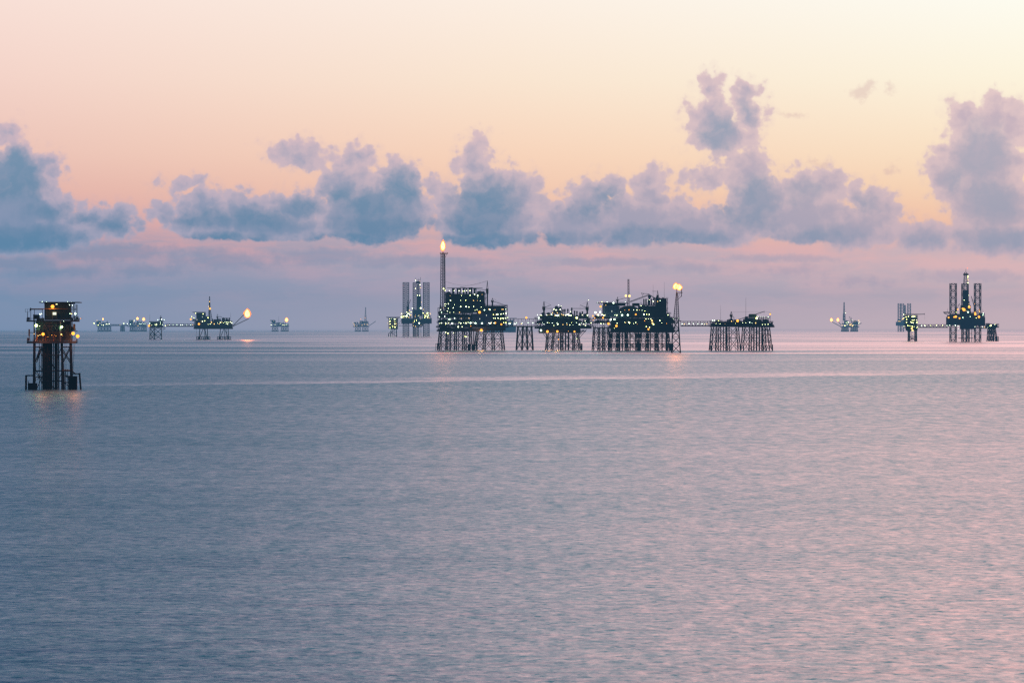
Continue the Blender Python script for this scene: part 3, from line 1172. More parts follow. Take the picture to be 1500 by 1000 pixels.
    t.part('column', MB().box(88.8 - c, 91 - c, Y0 - 2.4, Y0 - 1.2, 70, 101), 'grey')
    t.part('column', MB().box(51.3 - c, 53.3 - c, Y0 - 2.4, Y0 - 1.2, 70, 101), 'dark')
    t.part('wall_panel', MB().box(53 - c, 104 - c, 2, 3, 71, 100), 'module')
    t.clutter(54, 66, 484, 11, Y0, 0, 11)
    t.clutter(90.5, 111, 484, 12, Y0 + 1, 4, 12, mats=('dark', 'green'))
    # wellhead trees between the decks
    for k in range(9):
        x = 55 + k * 4.1
        w = MB().lathe((x - c, -9 + (k % 2) * 5, 70), [(.9, 0), (.9, 4), (1.4, 4.2), (1.4, 5), (.7, 5.2), (.7, 8), (1.1, 8.2), (1.1, 9.4), (.3, 9.8), (.3, 11)], 8)
        w.tube((x - c - 1.6, -9 + (k % 2) * 5, 76.5), (x - c + 1.6, -9 + (k % 2) * 5, 76.5), .45, n=6)
        t.part('wellhead', w, 'yellow' if k % 3 == 0 else 'dark')
    pw = MB()
    for k in range(12):
        x = 66.5 + k * 1.9
        pw.tube((x - c, Y0 + 2, 86), (x - c, Y0 + 2, 98 - (k % 4)), .35, n=5)
    pw.tube((66 - c, Y0 + 1.6, 97), (89 - c, Y0 + 1.6, 97), .4, n=5)
    pw.tube((66 - c, Y0 + 1.6, 92.6), (89 - c, Y0 + 1.6, 92.6), .4, n=5)
    pw.tube((76 - c, Y0 + 1.2, 98), (84 - c, Y0 + 1.2, 87), .35, n=5)
    t.part('pipework', pw, 'grey')
    # upper block
    ub = MB().box(66.5 - c, 103 - c, Y0 + 3, Y1 - 2, 101.2, 125)
    for k in range(9):
        x = 67.5 + k * 4.1
        ub.box(x - c, x - c + .6, Y0 + 2.4, Y0 + 2.98, 101.3, 124.8)
    t.part('control_room', ub, 'module')
    cr = t.part('shed', MB().box(77.5 - c, 85 - c, Y0 - 1, Y0 + 2, 101.2, 113), 'green')
    t.part('door', MB().box(79 - c, 83.8 - c, Y0 - 1.25, Y0 - 1.01, 101.3, 105), 'glass', cr)
    t.part('pipe_stub', MB().tube((70 - c, Y0 + 1.5, 101.5), (70 - c, Y0 + 1.5, 117), .45, n=6), 'grey')
    t.clutter(55, 66, 469.2, 5, Y0, 0, 31)
    # stair tower on the right
    st = MB()
    for x in (103.8, 108, 112.5):
        for yy in (Y0 + 3, 4):
            st.tube((x - c, yy, 101), (x - c, yy, 124), .35, n=5)
    for z in (106, 111.5, 117):
        st.box(103.8 - c, 112.5 - c, Y0 + 3, 4, z, z + .4)
    for k, z in enumerate((101, 106.4, 111.9, 117.4)):
        a, b2 = (104.5, 111.5) if k % 2 == 0 else (111.5, 104.5)
        st.tube((a - c, Y0 + 2.6, z), (b2 - c, Y0 + 2.6, z + 5.2), .3, n=4)
    t.part('stair_tower', st, 'dark')
    t.clutter(104, 112, 469.2, 7, Y0 + 4, 4, 41)
    # net frame hanging from the helideck on the right
    hf = MB()
    for x in (104, 106.5, 109, 111.5, 112.8):
        hf.tube((x - c, Y0 + 2, 124), (x - c, Y0 + 2, 116), .25, n=4)
    hf.tube((104 - c, Y0 + 2, 116), (112.8 - c, Y0 + 2, 116), .3, n=4)
    t.part('hanging_frame', hf, 'grey')
    # helideck: wide, with sloping edge
    hd = MB()
    z = 126.6
    vs, fs = [], []
    prof = [(66.5, 108.5, Y0 - 1, Y1 + 1, z - 1.8), (66, 109, Y0 - 1.5, Y1 + 1.5, z), (59.0, 118.2, Y0 - 9, Y1 + 8, z - .1), (59.4, 117.8, Y0 - 8.6, Y1 + 7.6, z + 1.1), (66, 109, Y0 - 1.5, Y1 + 1.5, z + .8)]
    for (x0, x1, y0, y1, zz) in prof:
        k = 5
        vs += [(x0 - c, y0 + k, zz), (x0 - c + k, y0, zz), (x1 - c - k, y0, zz), (x1 - c, y0 + k, zz), (x1 - c, y1 - k, zz), (x1 - c - k, y1, zz), (x0 - c + k, y1, zz), (x0 - c, y1 - k, zz)]
    for i in range(len(prof) - 1):
        for k in range(8):
            fs.append((i * 8 + k, i * 8 + (k + 1) % 8, i * 8 + 8 + (k + 1) % 8, i * 8 + 8 + k))
    fs += [tuple(range(8))[::-1], tuple(range(32, 40))]
    h = t.part('helideck', MB().add(vs, fs), 'deck')
    t.part('helideck_truss', MB().path([(66.5 - c, Y0, 124.9), (72 - c, Y0, 120), (77 - c, Y0, 124.9), (83 - c, Y0, 120), (89 - c, Y0, 124.9), (96 - c, Y0, 120), (103 - c, Y0, 124.9)], .35), 'dark', h)
    # monorail beam with its posts
    mr = MB().box(46.5 - c, 101 - c, Y0 - 3, Y0 - 1.8, 117, 118.1)
    t.part('monorail_beam', mr, 'yellow')
    ps = MB().box(46.3 - c, 65 - c, Y0 - 2.8, Y0 - 2.0, 116.2, 116.9)
    ps.box(46.3 - c, 48 - c, Y0 - 3, Y0 - 1.8, 115, 119)
    for x in (47.4, 52.5, 64):
        ps.tube((x - c, Y0 - 2.4, 101), (x - c, Y0 - 2.4, 117), .42, n=6)
    t.part('monorail_post', ps, 'dark')
    wd = MB()
    wd.tube((51.5 - c, Y0 + 3, 106), (58.5 - c, Y0 + 3, 106), 3.2, n=14)
    wd.box(50.6 - c, 51.5 - c, Y0 + 0, Y0 + 6, 101.2, 109.6)
    wd.box(58.5 - c, 59.4 - c, Y0 + 0, Y0 + 6, 101.2, 109.6)
    t.part('winch', wd, 'dark')
    # instrument baskets on the left wing
    for (x0, x1, za, zb) in ((39.2, 45.6, 113, 117.2), ):
        q = MB()
        for x in (x0, (x0 + x1) / 2, x1):
            q.tube((x - c, Y0 - 1, za), (x - c, Y0 - 1, zb), .15, n=4)
            q.tube((x - c, Y0 + 3, za), (x - c, Y0 + 3, zb), .15, n=4)
        for zz in (za, zb):
            q.tube((x0 - c, Y0 - 1, zz), (x1 - c, Y0 - 1, zz), .18, n=4)
        q.tube((42.6 - c, Y0, 101), (42.6 - c, Y0, za), .5, n=6)
        q.box(41.8 - c, 45.6 - c, Y0 - 1, Y0 + 2, 101.2, 105.4)
        t.part('instrument_mast', q, 'grey')
    q = MB()
    q.tube((44.8 - c, Y0, 71), (44.8 - c, Y0, 87.5), .55, n=6)
    q.tube((44.8 - c, Y0, 83), (51 - c, Y0, 83), .35, n=6)
    q.box(43.8 - c, 46 - c, Y0 - .8, Y0 - .55 + 1.2, 78, 88)
    q.box(41.6 - c, 45.5 - c, Y0, Y0 + 2, 71, 75.5)
    t.part('instrument_mast', q, 'grey')
    # short boom with a lamp on the right wing
    rbm = MB()
    rbm.tube((112 - c, Y0, 101), (121 - c, Y0, 104), .3, n=5)
    rbm.box(112 - c, 115 - c, Y0, Y0 + 2, 101.2, 106.2)
    rbm.tube((115.5 - c, Y0, 101), (115.5 - c, Y0, 107), .3, n=5)
    t.part('lamp_boom', rbm, 'grey')
    Z = Y0 - 3.6
    t.lamp(80.8, 449, 'orange', 2.6, Z)
    t.lamp(85.4, 445.9, 'white', .8, Z)
    t.lamp(87, 446, 'white', .8, Z)
    t.lamp(106, 459.4, 'cool', .9, Z)
    t.lamp(108, 459.4, 'cool', .9, Z)
    t.lamp(113.2, 459.4, 'cool', 1.3, Z)
    t.lamp(63.0, 459.8, 'cool', .8, Z)
    t.lamp(65.2, 459.8, 'cool', .8, Z)
    t.part('floodlight', MB().box(79 - c + 0, 84 - c + 0, Z, Z + .8, 108.8, 112.6), 'pane')
    t.lamp(121.2, 466.6, 'orange', .95, Z)
    t.lamp(57.6, 476.6, 'lime', 2.0, Z)
    t.lamp(62.2, 477.4, 'white', .6, Z)
    t.lamp(94, 478.6, 'lime', 1.5, Z)
    t.lamp(67.2, 489.2, 'orange', 2.3, Z)
    t.lamp(54.4, 488.8, 'warm', 1.0, Z)
    t.lamp(63, 490.3, 'warm', .9, Z)
    t.lamp(60.4, 491.6, 'warm', .7, Z)
    t.lamp(93.3, 489.6, 'warm', 1.1, Z)
    t.lamp(110.2, 488.2, 'orange', 2.5, Z)
    t.lamp(116.6, 492.2, 'orange', 2.6, Z)
    t.lamps([(79.7, 490.5), (85.6, 491.8), (95.2, 491.5), (106, 490), (74, 493)], 'orange', .5, Z)
    t.lamps([(66.4, 442.2), (72.4, 442.4), (102.4, 442.2), (108.4, 442.6)], 'cool', .55, Y0 - 6)
    t.lamps([(96.8, 470.6), (109, 447.5), (105, 446.5)], 'cool', .4, Z)
    t.glow_light(80.8, 451, 900, Z - 3)
    t.glow_light(67, 495, 3200, Z - 9, (1.0, 0.17, 0.04))
    t.glow_light(114.5, 495, 5200, Z - 9, (1.0, 0.17, 0.04))
    t.glow_light(92, 480, 500, Z + 1, (0.8, 1.0, 0.4))
    t.glow_light(58, 479, 700, Z + 1, (0.9, 1.0, 0.4))
    lb = MB().tube((110 - c, Z + 3, 78), (117.5 - c, Z + 1, 77), .35, n=5)
    t.part('lamp_boom', lb, 'dark')


near_platform()
# ================================================================ main complex, left: compression platform with tall flare tower
def main_left():
    t = Thing('gas_platform', 'largest dark platform, packed with lamps, with the tallest flare tower and a narrow upright flame', 'oil platform', 690, 512.5, 8)
    c = 690
    A, B = -16, 16
    # jacket
    t.jacket([645, 655, 667, 679, 689], [642, 654, 667, 679, 690], 484, A + 2, B - 2, .85, .32, (.5,), rows=2)
    t.jacket([700, 711, 722, 734.5], [696, 709, 723, 738], 480, A + 3, B - 3, .8, .33, (.5,), rows=2)
    t.conductors([659, 661, 671, 684, 693, 695, 697], 484, -6, 6, .55)
    for x in (644.5, 652, 656.5, 675, 686):
        t.part('riser', MB().tube((x - c, A - .5, 29), (x - c, A - 1, -6), .5, n=8), 'jacket')
    t.landing(636, 644, 503, A - 4, 5)
    t.landing(680, 697, 504, A - 4, 6)
    t.landing(729, 737, 505, A - 4, 3)
    t.part('caisson', MB().box(683 - c, 687 - c, A - 3, A, -3, 9), 'jacket')
    t.part('caisson', MB().box(689.5 - c, 694 - c, A - 3, A, -3, 7.5), 'jacket')
    # lower decks
    t.deck(641, 700, 484, A, B, 1.0)
    t.deck(640, 743, 478.5, A - 1, B, .9)
    t.deck(641, 743, 472, A, B, .7)
    t.deck(642, 691, 465, A, B, .7)
    t.deck(643, 691, 458, A, B, .7)
    t.deck(646, 700, 450.5, A + 1, B - 1, .7)
    t.part('deck_girder', MB().box(642 - c, 739 - c, A + .6, A + 1.4, 28.6, 32.6), 'deck')
    t.columns([643, 655, 667, 679, 690], 450.5, 484, A + .5, B - .5, .45)
    t.clutter(642, 690, 484, 4.6, A + .5, B - 1, 51)
    t.clutter(642, 716, 478.5, 5.6, A + .5, B - 1, 52)
    t.clutter(643, 690, 472, 6, A + .5, B - 1, 53)
    t.clutter(645, 690, 465, 6, A + .5, B - 1, 54)
    t.clutter(647, 690, 458, 6.6, A + .8, B - 1, 55)
    # tall central compression module
    t.part('compression_module', MB().box(654 - c, 697 - c, A + 3, B - 3, 512.5 - 458, 512.5 - 431), 'module')
    t.part('compression_module', MB().box(697.1 - c, 708.5 - c, A + 4, B - 3, 512.5 - 458, 512.5 - 431.8), 'dark')
    for yy in (446, 438.5):
        t.deck(650, 710, yy, A + 1, A + 3.4, .5)
    t.deck(653, 710, 430.5, A + 1, B - 1, .8)
    t.columns([653, 664, 675, 686, 697, 709], 430.5, 450.5, A + 1.2, B - 1.4, .4)
    t.clutter(655, 709, 446, 6.4, A + 1.2, A + 6.5, 56, mats=('dark', 'green'))
    t.clutter(655, 709, 438.5, 6.4, A + 1.2, A + 6.5, 57, mats=('dark', 'module'))
    t.clutter(654, 660, 430.5, 3.5, A + 2, B - 2, 58)
    t.clutter(700, 709, 430.5, 4, A + 2, B - 2, 59)
    # exhaust stacks on the roof
    for x, h in ((664, 8.2), (670, 8.8), (673.5, 9.0), (679, 8.8), (683, 8.0), (687.5, 9.4), (690.5, 9.6), (694.8, 8.4)):
        v = MB().lathe((x - c, -2, 82), [(1.2, 0), (1.2, h * .75), (1.7, h * .78), (1.7, h * .97), (1.0, h)], 10)
        t.part('exhaust_stack', v, 'dark')
    t.part('pipe_rack', MB().box(654 - c, 706 - c, -8, -6.5, 90.2, 90.9).box(661 - c, 662 - c, -8, -6.5, 82, 90.19).box(696 - c, 697 - c, -8, -6.5, 82, 90.19), 'grey')
    # right hand frame and living quarters
    t.columns([700, 706, 712.5], 436, 459, A + 2, A + 8, .4)
    q = t.quarters(689.5, 719, 459.5, 475, A - 2, 4, 12, 3)
    t.part('equipment_module', MB().box(700 - c, 717 - c, A + 1, B - 2, 512.5 - 459.2, 512.5 - 448), 'dark')
    t.deck(698, 742, 447.8, A, B, .8)
    for yy in (453.5, 459.5, 465.6, 471.8):
        t.deck(719, 742, yy, A - 1, B - 3, .6)
    t.columns([719.5, 725, 731, 737, 741.5], 447.8, 478.5, A - .6, B - 4, .38)
    for k, (yy, h) in enumerate(((478.5, 5.5), (471.8, 5.2), (465.6, 5.0), (459.5, 5.2), (453.5, 4.8))):
        t.clutter(719.5, 741.5, yy, h, A + 1, B - 5, 60 + k, mats=('green', 'module', 'grey'))
    t.part('wall_panel', MB().box(719.5 - c, 741.5 - c, B - 4.6, B - 4.2, 34, 64), 'green')
    # cranes
    t.crane(713.3, 447.8, 411, (673, 420.5, -2), -6, 1.0, boom_w=.55)
    t.crane(720.3, 447.8, 436.5, (739, 447.5, -3), -10, 1.1, boom_w=.6)
    t.crane(642.6, 478, 446, (645.5, 452, -3), A - 1, 1.2, boom_w=.8)
    # flare tower
    X0 = t.P(648.7, 465, 4)
    X1 = t.P(648.9, 372, 4)
    ft = t.lattice('flare_tower', X0, X1, 7.0, 5.6, 22, .30, 'leg', rb=.18)
    fp = MB()
    z = X1[2]
    fp.box(X1[0] - 4, X1[0] + 7, X1[1] - 3.4, X1[1] + 3.4, z, z + .6)
    fp.tube((X1[0] + 6, X1[1], z - .2), (X1[0] + 2.8, X1[1], z - 6), .25, n=4)
    fp.railing(X1[0] - 4, X1[0] + 7, X1[1] - 3.4, X1[1] + 3.4, z + .6, 1.5, 2.5, .1)
    t.part('platform', fp, 'dark', ft)
    t.part('flare_pipe', MB().tube((X0[0], X0[1], X0[2]), (X1[0], X1[1], z + 3), .75, n=8), 'dark', ft)
    t.part('flare_pipe', MB().tube((X0[0] + 2, X0[1] - 1, X0[2]), (X1[0] + 1.6, X1[1] - 1, z + 2), .4, n=8), 'dark', ft)
    t.flame(648.5, 360.4, 3.5, 7.9, 4, ft, 3, 0.04, 9e4)
    ln = MB()
    pts = []
    for i in range(17):
        f = i / 16
        pts.append((652 + (713 - 652) * f - c, -1, 512.5 - (412.5 + (411.8 - 412.5) * f) - math.sin(f * math.pi) * 6))
    ln.path(pts, .12, 3)
    t.part('cable', ln, 'dark')
    # lamps, read off row by row
    k = 8.692

    def L(pts, kind='white', r=.6, y=A - 2.2):
        t.lamps([(630 + a / k, 405 + b / k) for a, b in pts], kind, r, y)
    L([(178, 158), (200, 184), (250, 184), (316, 184), (440, 184), (508, 180), (470, 184), (424, 186)], 'white', .7, A - 1)
    L([(376, 184)], 'white', .95, A - 1)
    L([(510, 240), (568, 228), (606, 243), (664, 230)], 'white', .75)
    L([(262, 248), (405, 246), (606, 266)], 'white', .4)
    L([(266, 305), (396, 305), (458, 305), (556, 305), (602, 305), (640, 310)], 'white', .6)
    L([(190, 352), (208, 352), (240, 350), (314, 357), (198, 374), (174, 402), (238, 405), (142, 425), (228, 440), (256, 456), (304, 456), (378, 456)], 'white', .6)
    L([(396, 382), (462, 382), (298, 402)], 'white', .95)
    L([(496, 390), (556, 382), (656, 388), (575, 428), (598, 424)], 'white', .6)
    L([(130, 468), (150, 458), (122, 512), (192, 506), (318, 530), (400, 530), (498, 530)], 'cool', .7)
    L([(252, 545), (286, 596), (662, 594), (580, 593), (518, 590)], 'cool', 1.05)
    L([(694, 426), (755, 418), (762, 424)], 'cool', .85)
    L([(130, 596), (152, 592), (204, 592), (238, 590), (374, 586), (396, 596), (430, 590), (460, 592), (486, 586), (204, 604)], 'white', .62)
    L([(363, 640), (411, 642)], 'white', .9)
    L([(202, 708), (232, 720), (304, 714), (446, 764), (470, 764)], 'lime', .7)
    L([(748, 592), (775, 592), (818, 592), (766, 592)], 'cool', .75)
    L([(815, 424), (832, 424), (912, 420), (930, 420), (966, 416)], 'cool', .65, A - 2)
    L([(808, 484), (826, 488), (846, 484), (866, 480), (902, 476), (932, 472), (968, 470)], 'white', .7, A - 2)
    L([(808, 532), (830, 534), (864, 528), (902, 532), (930, 530), (962, 530), (990, 524)], 'white', .7, A - 2)
    L([(900, 540), (934, 540), (936, 588), (968, 588)], 'lime', .6, A - 2)
    L([(632, 455)], 'orange', 1.9, A - 4)
    L([(655, 682)], 'orange', 2.0, A - 4)
    t.glow_light(705.4, 487, 9000, A - 6, (1.0, 0.26, 0.06))
    L([(830, 590), (908, 608)], 'orange', 1.3, A - 3)
    L([(520, 632)], 'orange', .9)
    return t


main_left()


# ================================================================ bridge support
def bridge_support():
    t = Thing('bridge_support', 'bare lattice trestle holding up the truss footbridge right of the largest platform', 'bridge support', 769, 512.3, 5)
    c = 769
    t.jacket([758.6, 766, 771.6, 778.8], [756.4, 764.6, 772.6, 780.8], 478, -6, 6, .75, .3, (.56,), rows=2)
    t.part('cap_frame', MB().box(757.6 - c, 779.8 - c, -6.8, 6.8, 33, 34.4), 'deck')
    return t


bridge_support()
bl = []
for x in (745.5, 747.4, 748.6, 753.6, 755.2, 756.4, 763.5, 764.8):
    bl.append((x, 474 if (int(x) % 2) else 472.4))
bridge('dark truss footbridge right of the largest platform, one orange lamp on its roof', 742.3, 786.5, 466.8, 478, 512.4, 0, 16,
       lamps=[(a, b, 'cool', .6) for a, b in bl] + [(773.5, 472.4, 'cool', .5), (780.5, 473, 'cool', .5), (771, 465.2, 'orange', 1.5)], w=3.0, roof=False, rot=0)


# ================================================================ platform with two cranes
def crane_platform():
    t = Thing('crane_platform', 'dark platform with a crane at each end and orange lamps under its deck', 'oil platform', 824, 512.3, 7)
    c = 824
    A, B = -12, 12
    t.jacket([802, 811, 823, 840, 846.5], [800, 808.5, 823, 841, 850], 488, A + 3, B - 3, .8, .33, (.5,), rows=2)
    t.conductors([817, 821.5, 823.5, 825.5, 827.5, 829.5, 831.5, 834], 486, -5, 5, .7)
    t.conductors([813.4, 819, 837.5], 486, -7, 7, .35)
    t.landing(843, 851, 503, A - 3, 4)
    t.part('caisson', MB().box(849.5 - c, 851 - c, A - 3, A - 1, -4, 9), 'jacket')
    st = MB()
    for yy in (A + 1, B - 1):
        st.tube((796 - c, yy, 25), (803 - c, yy, 15.5), .4, n=5)
        st.tube((858 - c, yy, 30), (846.8 - c, yy, 17), .4, n=5)
        st.tube((853 - c, yy, 30), (846 - c, yy, 22), .35, n=5)
    t.part('outrigger_brace', st, 'jacket')
    t.deck(789, 857, 484.5, A + 1, B - 1, 1.0, rail=False)
    t.part('sub_deck', MB().box(798 - c, 849 - c, A + 2, B - 2, 24.5, 32), 'deck')
    t.part('sub_deck', MB().box(788 - c, 796 - c, A, A + 6, 24.4, 31), 'deck')
    t.deck(784, 865.5, 480, A, B, 1.0)
    t.deck(785, 864, 473, A, B, .7)
    t.deck(784, 864, 466, A, B, .8)
    t.part('deck_girder', MB().box(785 - c, 865 - c, A + .6, A + 1.3, 32.4, 34.8), 'deck')
    t.part('bulkhead', MB().box(798 - c, 848 - c, 0, .8, 32.4, 46), 'dark')
    t.columns([785, 797, 809, 821, 833, 845, 857, 863], 466, 480, A + .4, B - .8, .4)
    t.clutter(786, 863, 480, 6, A + .5, B - 1, 71, mats=('dark', 'module'))
    t.clutter(786, 863, 473, 6, A + .5, B - 1, 72, mats=('dark', 'module'))
    t.clutter(791, 812, 466, 8.5, A + .5, B - 1, 73)
    t.clutter(824, 862, 466, 7.5, A + .5, B - 1, 74)
    t.deck(809, 824, 458, A + 3, B - 3, .6)
    t.deck(811, 822, 453, A + 4, B - 4, .5)
    t.columns([809.5, 816, 823.5], 453, 466, A + 3.4, B - 4, .38)
    t.clutter(810, 823, 466, 7.2, A + 2, B - 4, 75)
    t.clutter(811, 822, 458, 4.4, A + 3.5, B - 4, 76)
    t.clutter(813, 822, 453, 4.6, A + 4.5, B - 5, 77)
    for x, h in ((824.8, 13), (827.6, 13.5), (832, 13.8), (837.8, 15.5), (842, 11), (845.5, 10.5), (850, 9), (853.6, 10)):
        t.part('exhaust_stack', MB().lathe((x - c, 1, 46.4), [(.8, 0), (.8, h * .72), (1.15, h * .75), (1.15, h * .96), (.6, h)], 10), 'dark')
    t.crane(796, 466, 441.2, (806, 446.6, -3), -4, 1.25, boom_w=.5)
    t.crane(860, 466, 441.6, (849, 446.8, -3), -4, 1.25, boom_w=.5)
    hb = MB().box(799 - c, 812 - c, -4.4, -3.6, 60.2, 60.9)
    t.part('boom_rest', hb, 'yellow')
    t.part('boom_rest', MB().box(837 - c, 858 - c, -4.4, -3.6, 60.2, 60.9), 'grey')
    k = 10.714

    def L(pts, kind='white', r=.5, y=A - 1.6):
        t.lamps([(740 + a / k, 430 + b / k) for a, b in pts], kind, r, y)
    L([(504, 334), (526, 380), (833, 182)], 'cool', .9)
    L([(546, 336), (570, 336), (684, 336), (652, 334), (764, 246), (798, 260), (862, 250), (872, 198), (1020, 285)], 'white', .6)
    L([(722, 330), (772, 342), (790, 342), (806, 340), (822, 344), (838, 344), (1028, 340)], 'white', .85)
    L([(946, 334), (966, 330), (986, 328), (1002, 338)], 'white', .7)
    L([(1210, 338), (1286, 340)], 'white', .7)
    L([(740, 300), (880, 322), (908, 334), (815, 300)], 'warm', .7)
    L([(508, 476), (540, 474), (586, 456), (604, 474), (660, 456), (690, 460), (738, 458), (810, 456), (964, 464), (1040, 458), (1116, 456), (1190, 460), (1268, 458), (1064, 486)], 'cool', .42)
    L([(822, 476), (764, 500), (900, 486), (964, 486), (1012, 490), (1162, 484), (1228, 480), (1252, 430), (1256, 498)], 'white', .75)
    L([(560, 576)], 'cool', 1.3)
    L([(660, 594)], 'orange', 1.9, A - 3)
    t.glow_light(801.6, 487, 4000, A - 5, (1.0, 0.26, 0.06))
    t.glow_light(816, 487, 4000, A - 5, (1.0, 0.26, 0.06))
    L([(815, 592)], 'orange', 1.7, A - 3)
    L([(1084, 594)], 'orange', 1.3, A - 3)
    L([(990, 590)], 'orange', .9, A - 3)
    L([(836, 718)], 'orange', .8, A - 3)
    L([(1120, 380)], 'lime', 1.3)
    L([(1124, 704), (1302, 100)], 'white', .35)
    return t


crane_platform()
bridge('short dark bridge between the platform with two cranes and the helideck platform', 864, 869.5, 467, 478, 512.4, 0, 4, lamps=[(866, 473, 'cool', .5)], w=3)


# ================================================================ big platform with helideck, mast and slewing crane
def helideck_platform():
    t = Thing('production_platform', 'long dark platform with helideck and thin lamp mast, beside the double flamed flare tower', 'oil platform', 928, 513.2, 7)
    c = 928
    A, B = -14, 14
    t.jacket([869.6, 876.6, 883.4, 890.4], [867.6, 876.2, 884, 892], 480, -7, 7, .7, .3, (.46,), rows=2)
    t.jacket([895, 905, 917, 932], [893, 904, 918, 934.5], 485, A + 2, B - 2, .75, .33, (.5,), rows=3)
    t.jacket([938, 949, 962, 978], [936, 948, 963, 981.5], 485, A + 2, B - 2, .75, .33, (.5,), rows=3)
    t.conductors([906, 908.5, 910.5, 912.5, 914.6, 924], 485, -6, 6, .75)
    t.conductors([952, 961, 963.5, 966, 969, 972, 975, 979], 485, -7, 7, .7)
    t.conductors([881, 887.4], 483, -4, 4, .35)
    t.landing(917, 935, 503, A - 3, 6)
    t.landing(878, 880, 502, -9, 2)
    t.part('caisson', MB().box(931.5 - c, 935.5 - c, A - 3, A, -3, 8.5), 'jacket')
    t.part('caisson', MB().box(979 - c, 984 - c, A - 3, A + 3, -5, 10), 'jacket')
    t.part('walkway', MB().box(893 - c, 984 - c, A - 1, A + .4, 9.6, 10.2), 'jacket')
    # decks
    t.deck(893, 986, 485.5, A, B, 1.1, rail=False)
    t.deck(869, 894, 479.8, A + 4, B - 4, .9)
    t.deck(868, 894, 472.8, A + 4, B - 4, .6)
    t.deck(892, 988, 479.5, A, B, 1.0)
    t.deck(892, 992, 472.5, A, B, .7)
    t.deck(870, 993, 466, A, B, .8)
    t.part('deck_girder', MB().box(893 - c, 986 - c, A + .6, A + 1.4, 27.6, 33.2), 'deck')
    t.part('bulkhead', MB().box(894 - c, 984 - c, -1, 0, 27.6, 47), 'dark')
    t.columns([869.6, 876.6, 883.4, 890.4], 466, 480, A + 4.4, B - 4.6, .38)
    t.columns([893, 905, 917, 930, 943, 956, 969, 982, 992], 466, 485.5, A + .4, B - .8, .42)
    t.clutter(870, 892, 472.8, 5.5, A + 4.5, B - 5, 81)
    t.clutter(894, 986, 485.5, 5, A + .6, B - 1, 82, mats=('dark', 'module'))
    t.clutter(894, 986, 479.5, 6, A + .6, B - 1, 83, mats=('dark', 'module'))
    t.clutter(894, 990, 472.5, 5.6, A + .6, B - 1, 84, mats=('dark', 'green'))
    t.clutter(871, 893, 466, 4.5, A + 4.6, B - 5, 85)
    # accommodation under the helideck
    t.quarters(883, 902, 448, 464.5, A + 1, 8, 8, 3)
    t.part('plant_room', MB().box(884 - c, 914 - c, A + 3, 8, 65.4, 69.4), 'dark')
    t.helideck(872, 897, 443.2, -3)
    t.deck(893, 918, 444, A + 2, B - 3, .7)
    t.columns([898, 906, 917], 444, 466, A + 2.4, B - 4, .4)
    t.part('stair_tower', MB().box(902 - c, 904.5 - c, A, A + 2, 47.5, 65).box(901.6 - c, 904.9 - c, A - .3, A - .01, 50, 50.5).box(901.6 - c, 904.9 - c, A - .3, A - .01, 56, 56.5), 'grey')
    # large rounded central hall
    hall = MB()
    prof = []
    for i in range(9):
        a = i / 8 * math.pi
        prof.append((921 - math.cos(a) * 15.5, 459 - math.sin(a) * 11.5))
    prof = [(905.5, 465.6)] + prof + [(936.5, 465.6)]
    n = len(prof)
    vs = [(x - c, A + 3, 513.2 - y) for x, y in prof] + [(x - c, B - 3, 513.2 - y) for x, y in prof]
    hall.add(vs, [tuple(range(n)), tuple(range(n, 2 * n))[::-1]] + [(i, n + i, n + (i + 1) % n, (i + 1) % n) for i in range(n)])
    t.part('machinery_hall', hall, 'module')
    t.part('equipment_module', MB().box(927 - c, 935.5 - c, A + 5, 6, 65, 69.2), 'dark')
    t.part('equipment_module', MB().box(936.6 - c, 960 - c, A + 2, B - 3, 47.6, 65.2), 'module')
    t.clutter(905, 937, 466, 8, A + .2, A + 5.5, 86, mats=('dark', 'grey', 'module'))
    t.deck(936, 976, 455, A, B - 2, .6)
    t.deck(940, 975, 446.6, A + 1, B - 3, .6)
    t.clutter(937, 962, 466, 8, A + .2, A + 5, 87)
    t.clutter(940, 975, 455, 8, A + .8, B - 4, 88)
    # right hand process tower
    t.part('process_tower', MB().box(962 - c, 975 - c, A + 3, B - 4, 47.4, 76), 'dark')
    t.columns([960, 965, 970, 976], 437, 466, A + 1, B - 3, .36)
    for yy in (460, 452, 444, 437):
        t.deck(959, 977, yy, A + .6, A + 3.6, .4)
    for x, h, r in ((943, 9.4, 1.0), (946.2, 9.6, 1.1), (950, 8.2, 1.3), (954.5, 9.6, 1.0), (958, 11.5, 1.3), (961.6, 12.4, 1.0), (966, 11, 1.5), (971.4, 11.4, 1.5), (974.6, 9.8, .8)):
        t.part('tank', MB().lathe((x - c, -2, 66.4), [(r, 0), (r, h * .86), (r * .7, h * .95), (r * .15, h)], 10), 'dark')
    for x, yt in ((978, 456), (980.5, 459), (983, 463)):
        t.clutter(x - 2, x + 1.6, 466, 466 - yt, A + 2, B - 3, int(x))
    t.deck(976, 982, 459, A + 2, B - 3, .5)
    # mast with lamps
    X0, X1 = t.P(920.6, 447, -2), t.P(920.4, 409, -2)
    ms = t.lattice('mast', X0, X1, 2.2, 1.8, 18, .24, 'dark', rb=.16)
    t.part('lamp_arm', MB().box(X1[0] - 4.4, X1[0] + 1.4, -2.4, -1.6, 513.2 - 434.2, 513.2 - 433.8), 'dark', ms)
    t.crane(903.4, 447, 434.8, (917, 436, -3), -5, .9, boom_w=.5)
    # big slewing crane with raised knuckle
    kr = MB().lathe((951 - c, -4, 66), [(1.3, 0), (1.3, 10), (1.8, 10.5), (1.8, 11.5)], 10)
    kr.box(949 - c, 953 - c, -5.6, -2.4, 77.5, 80.5)
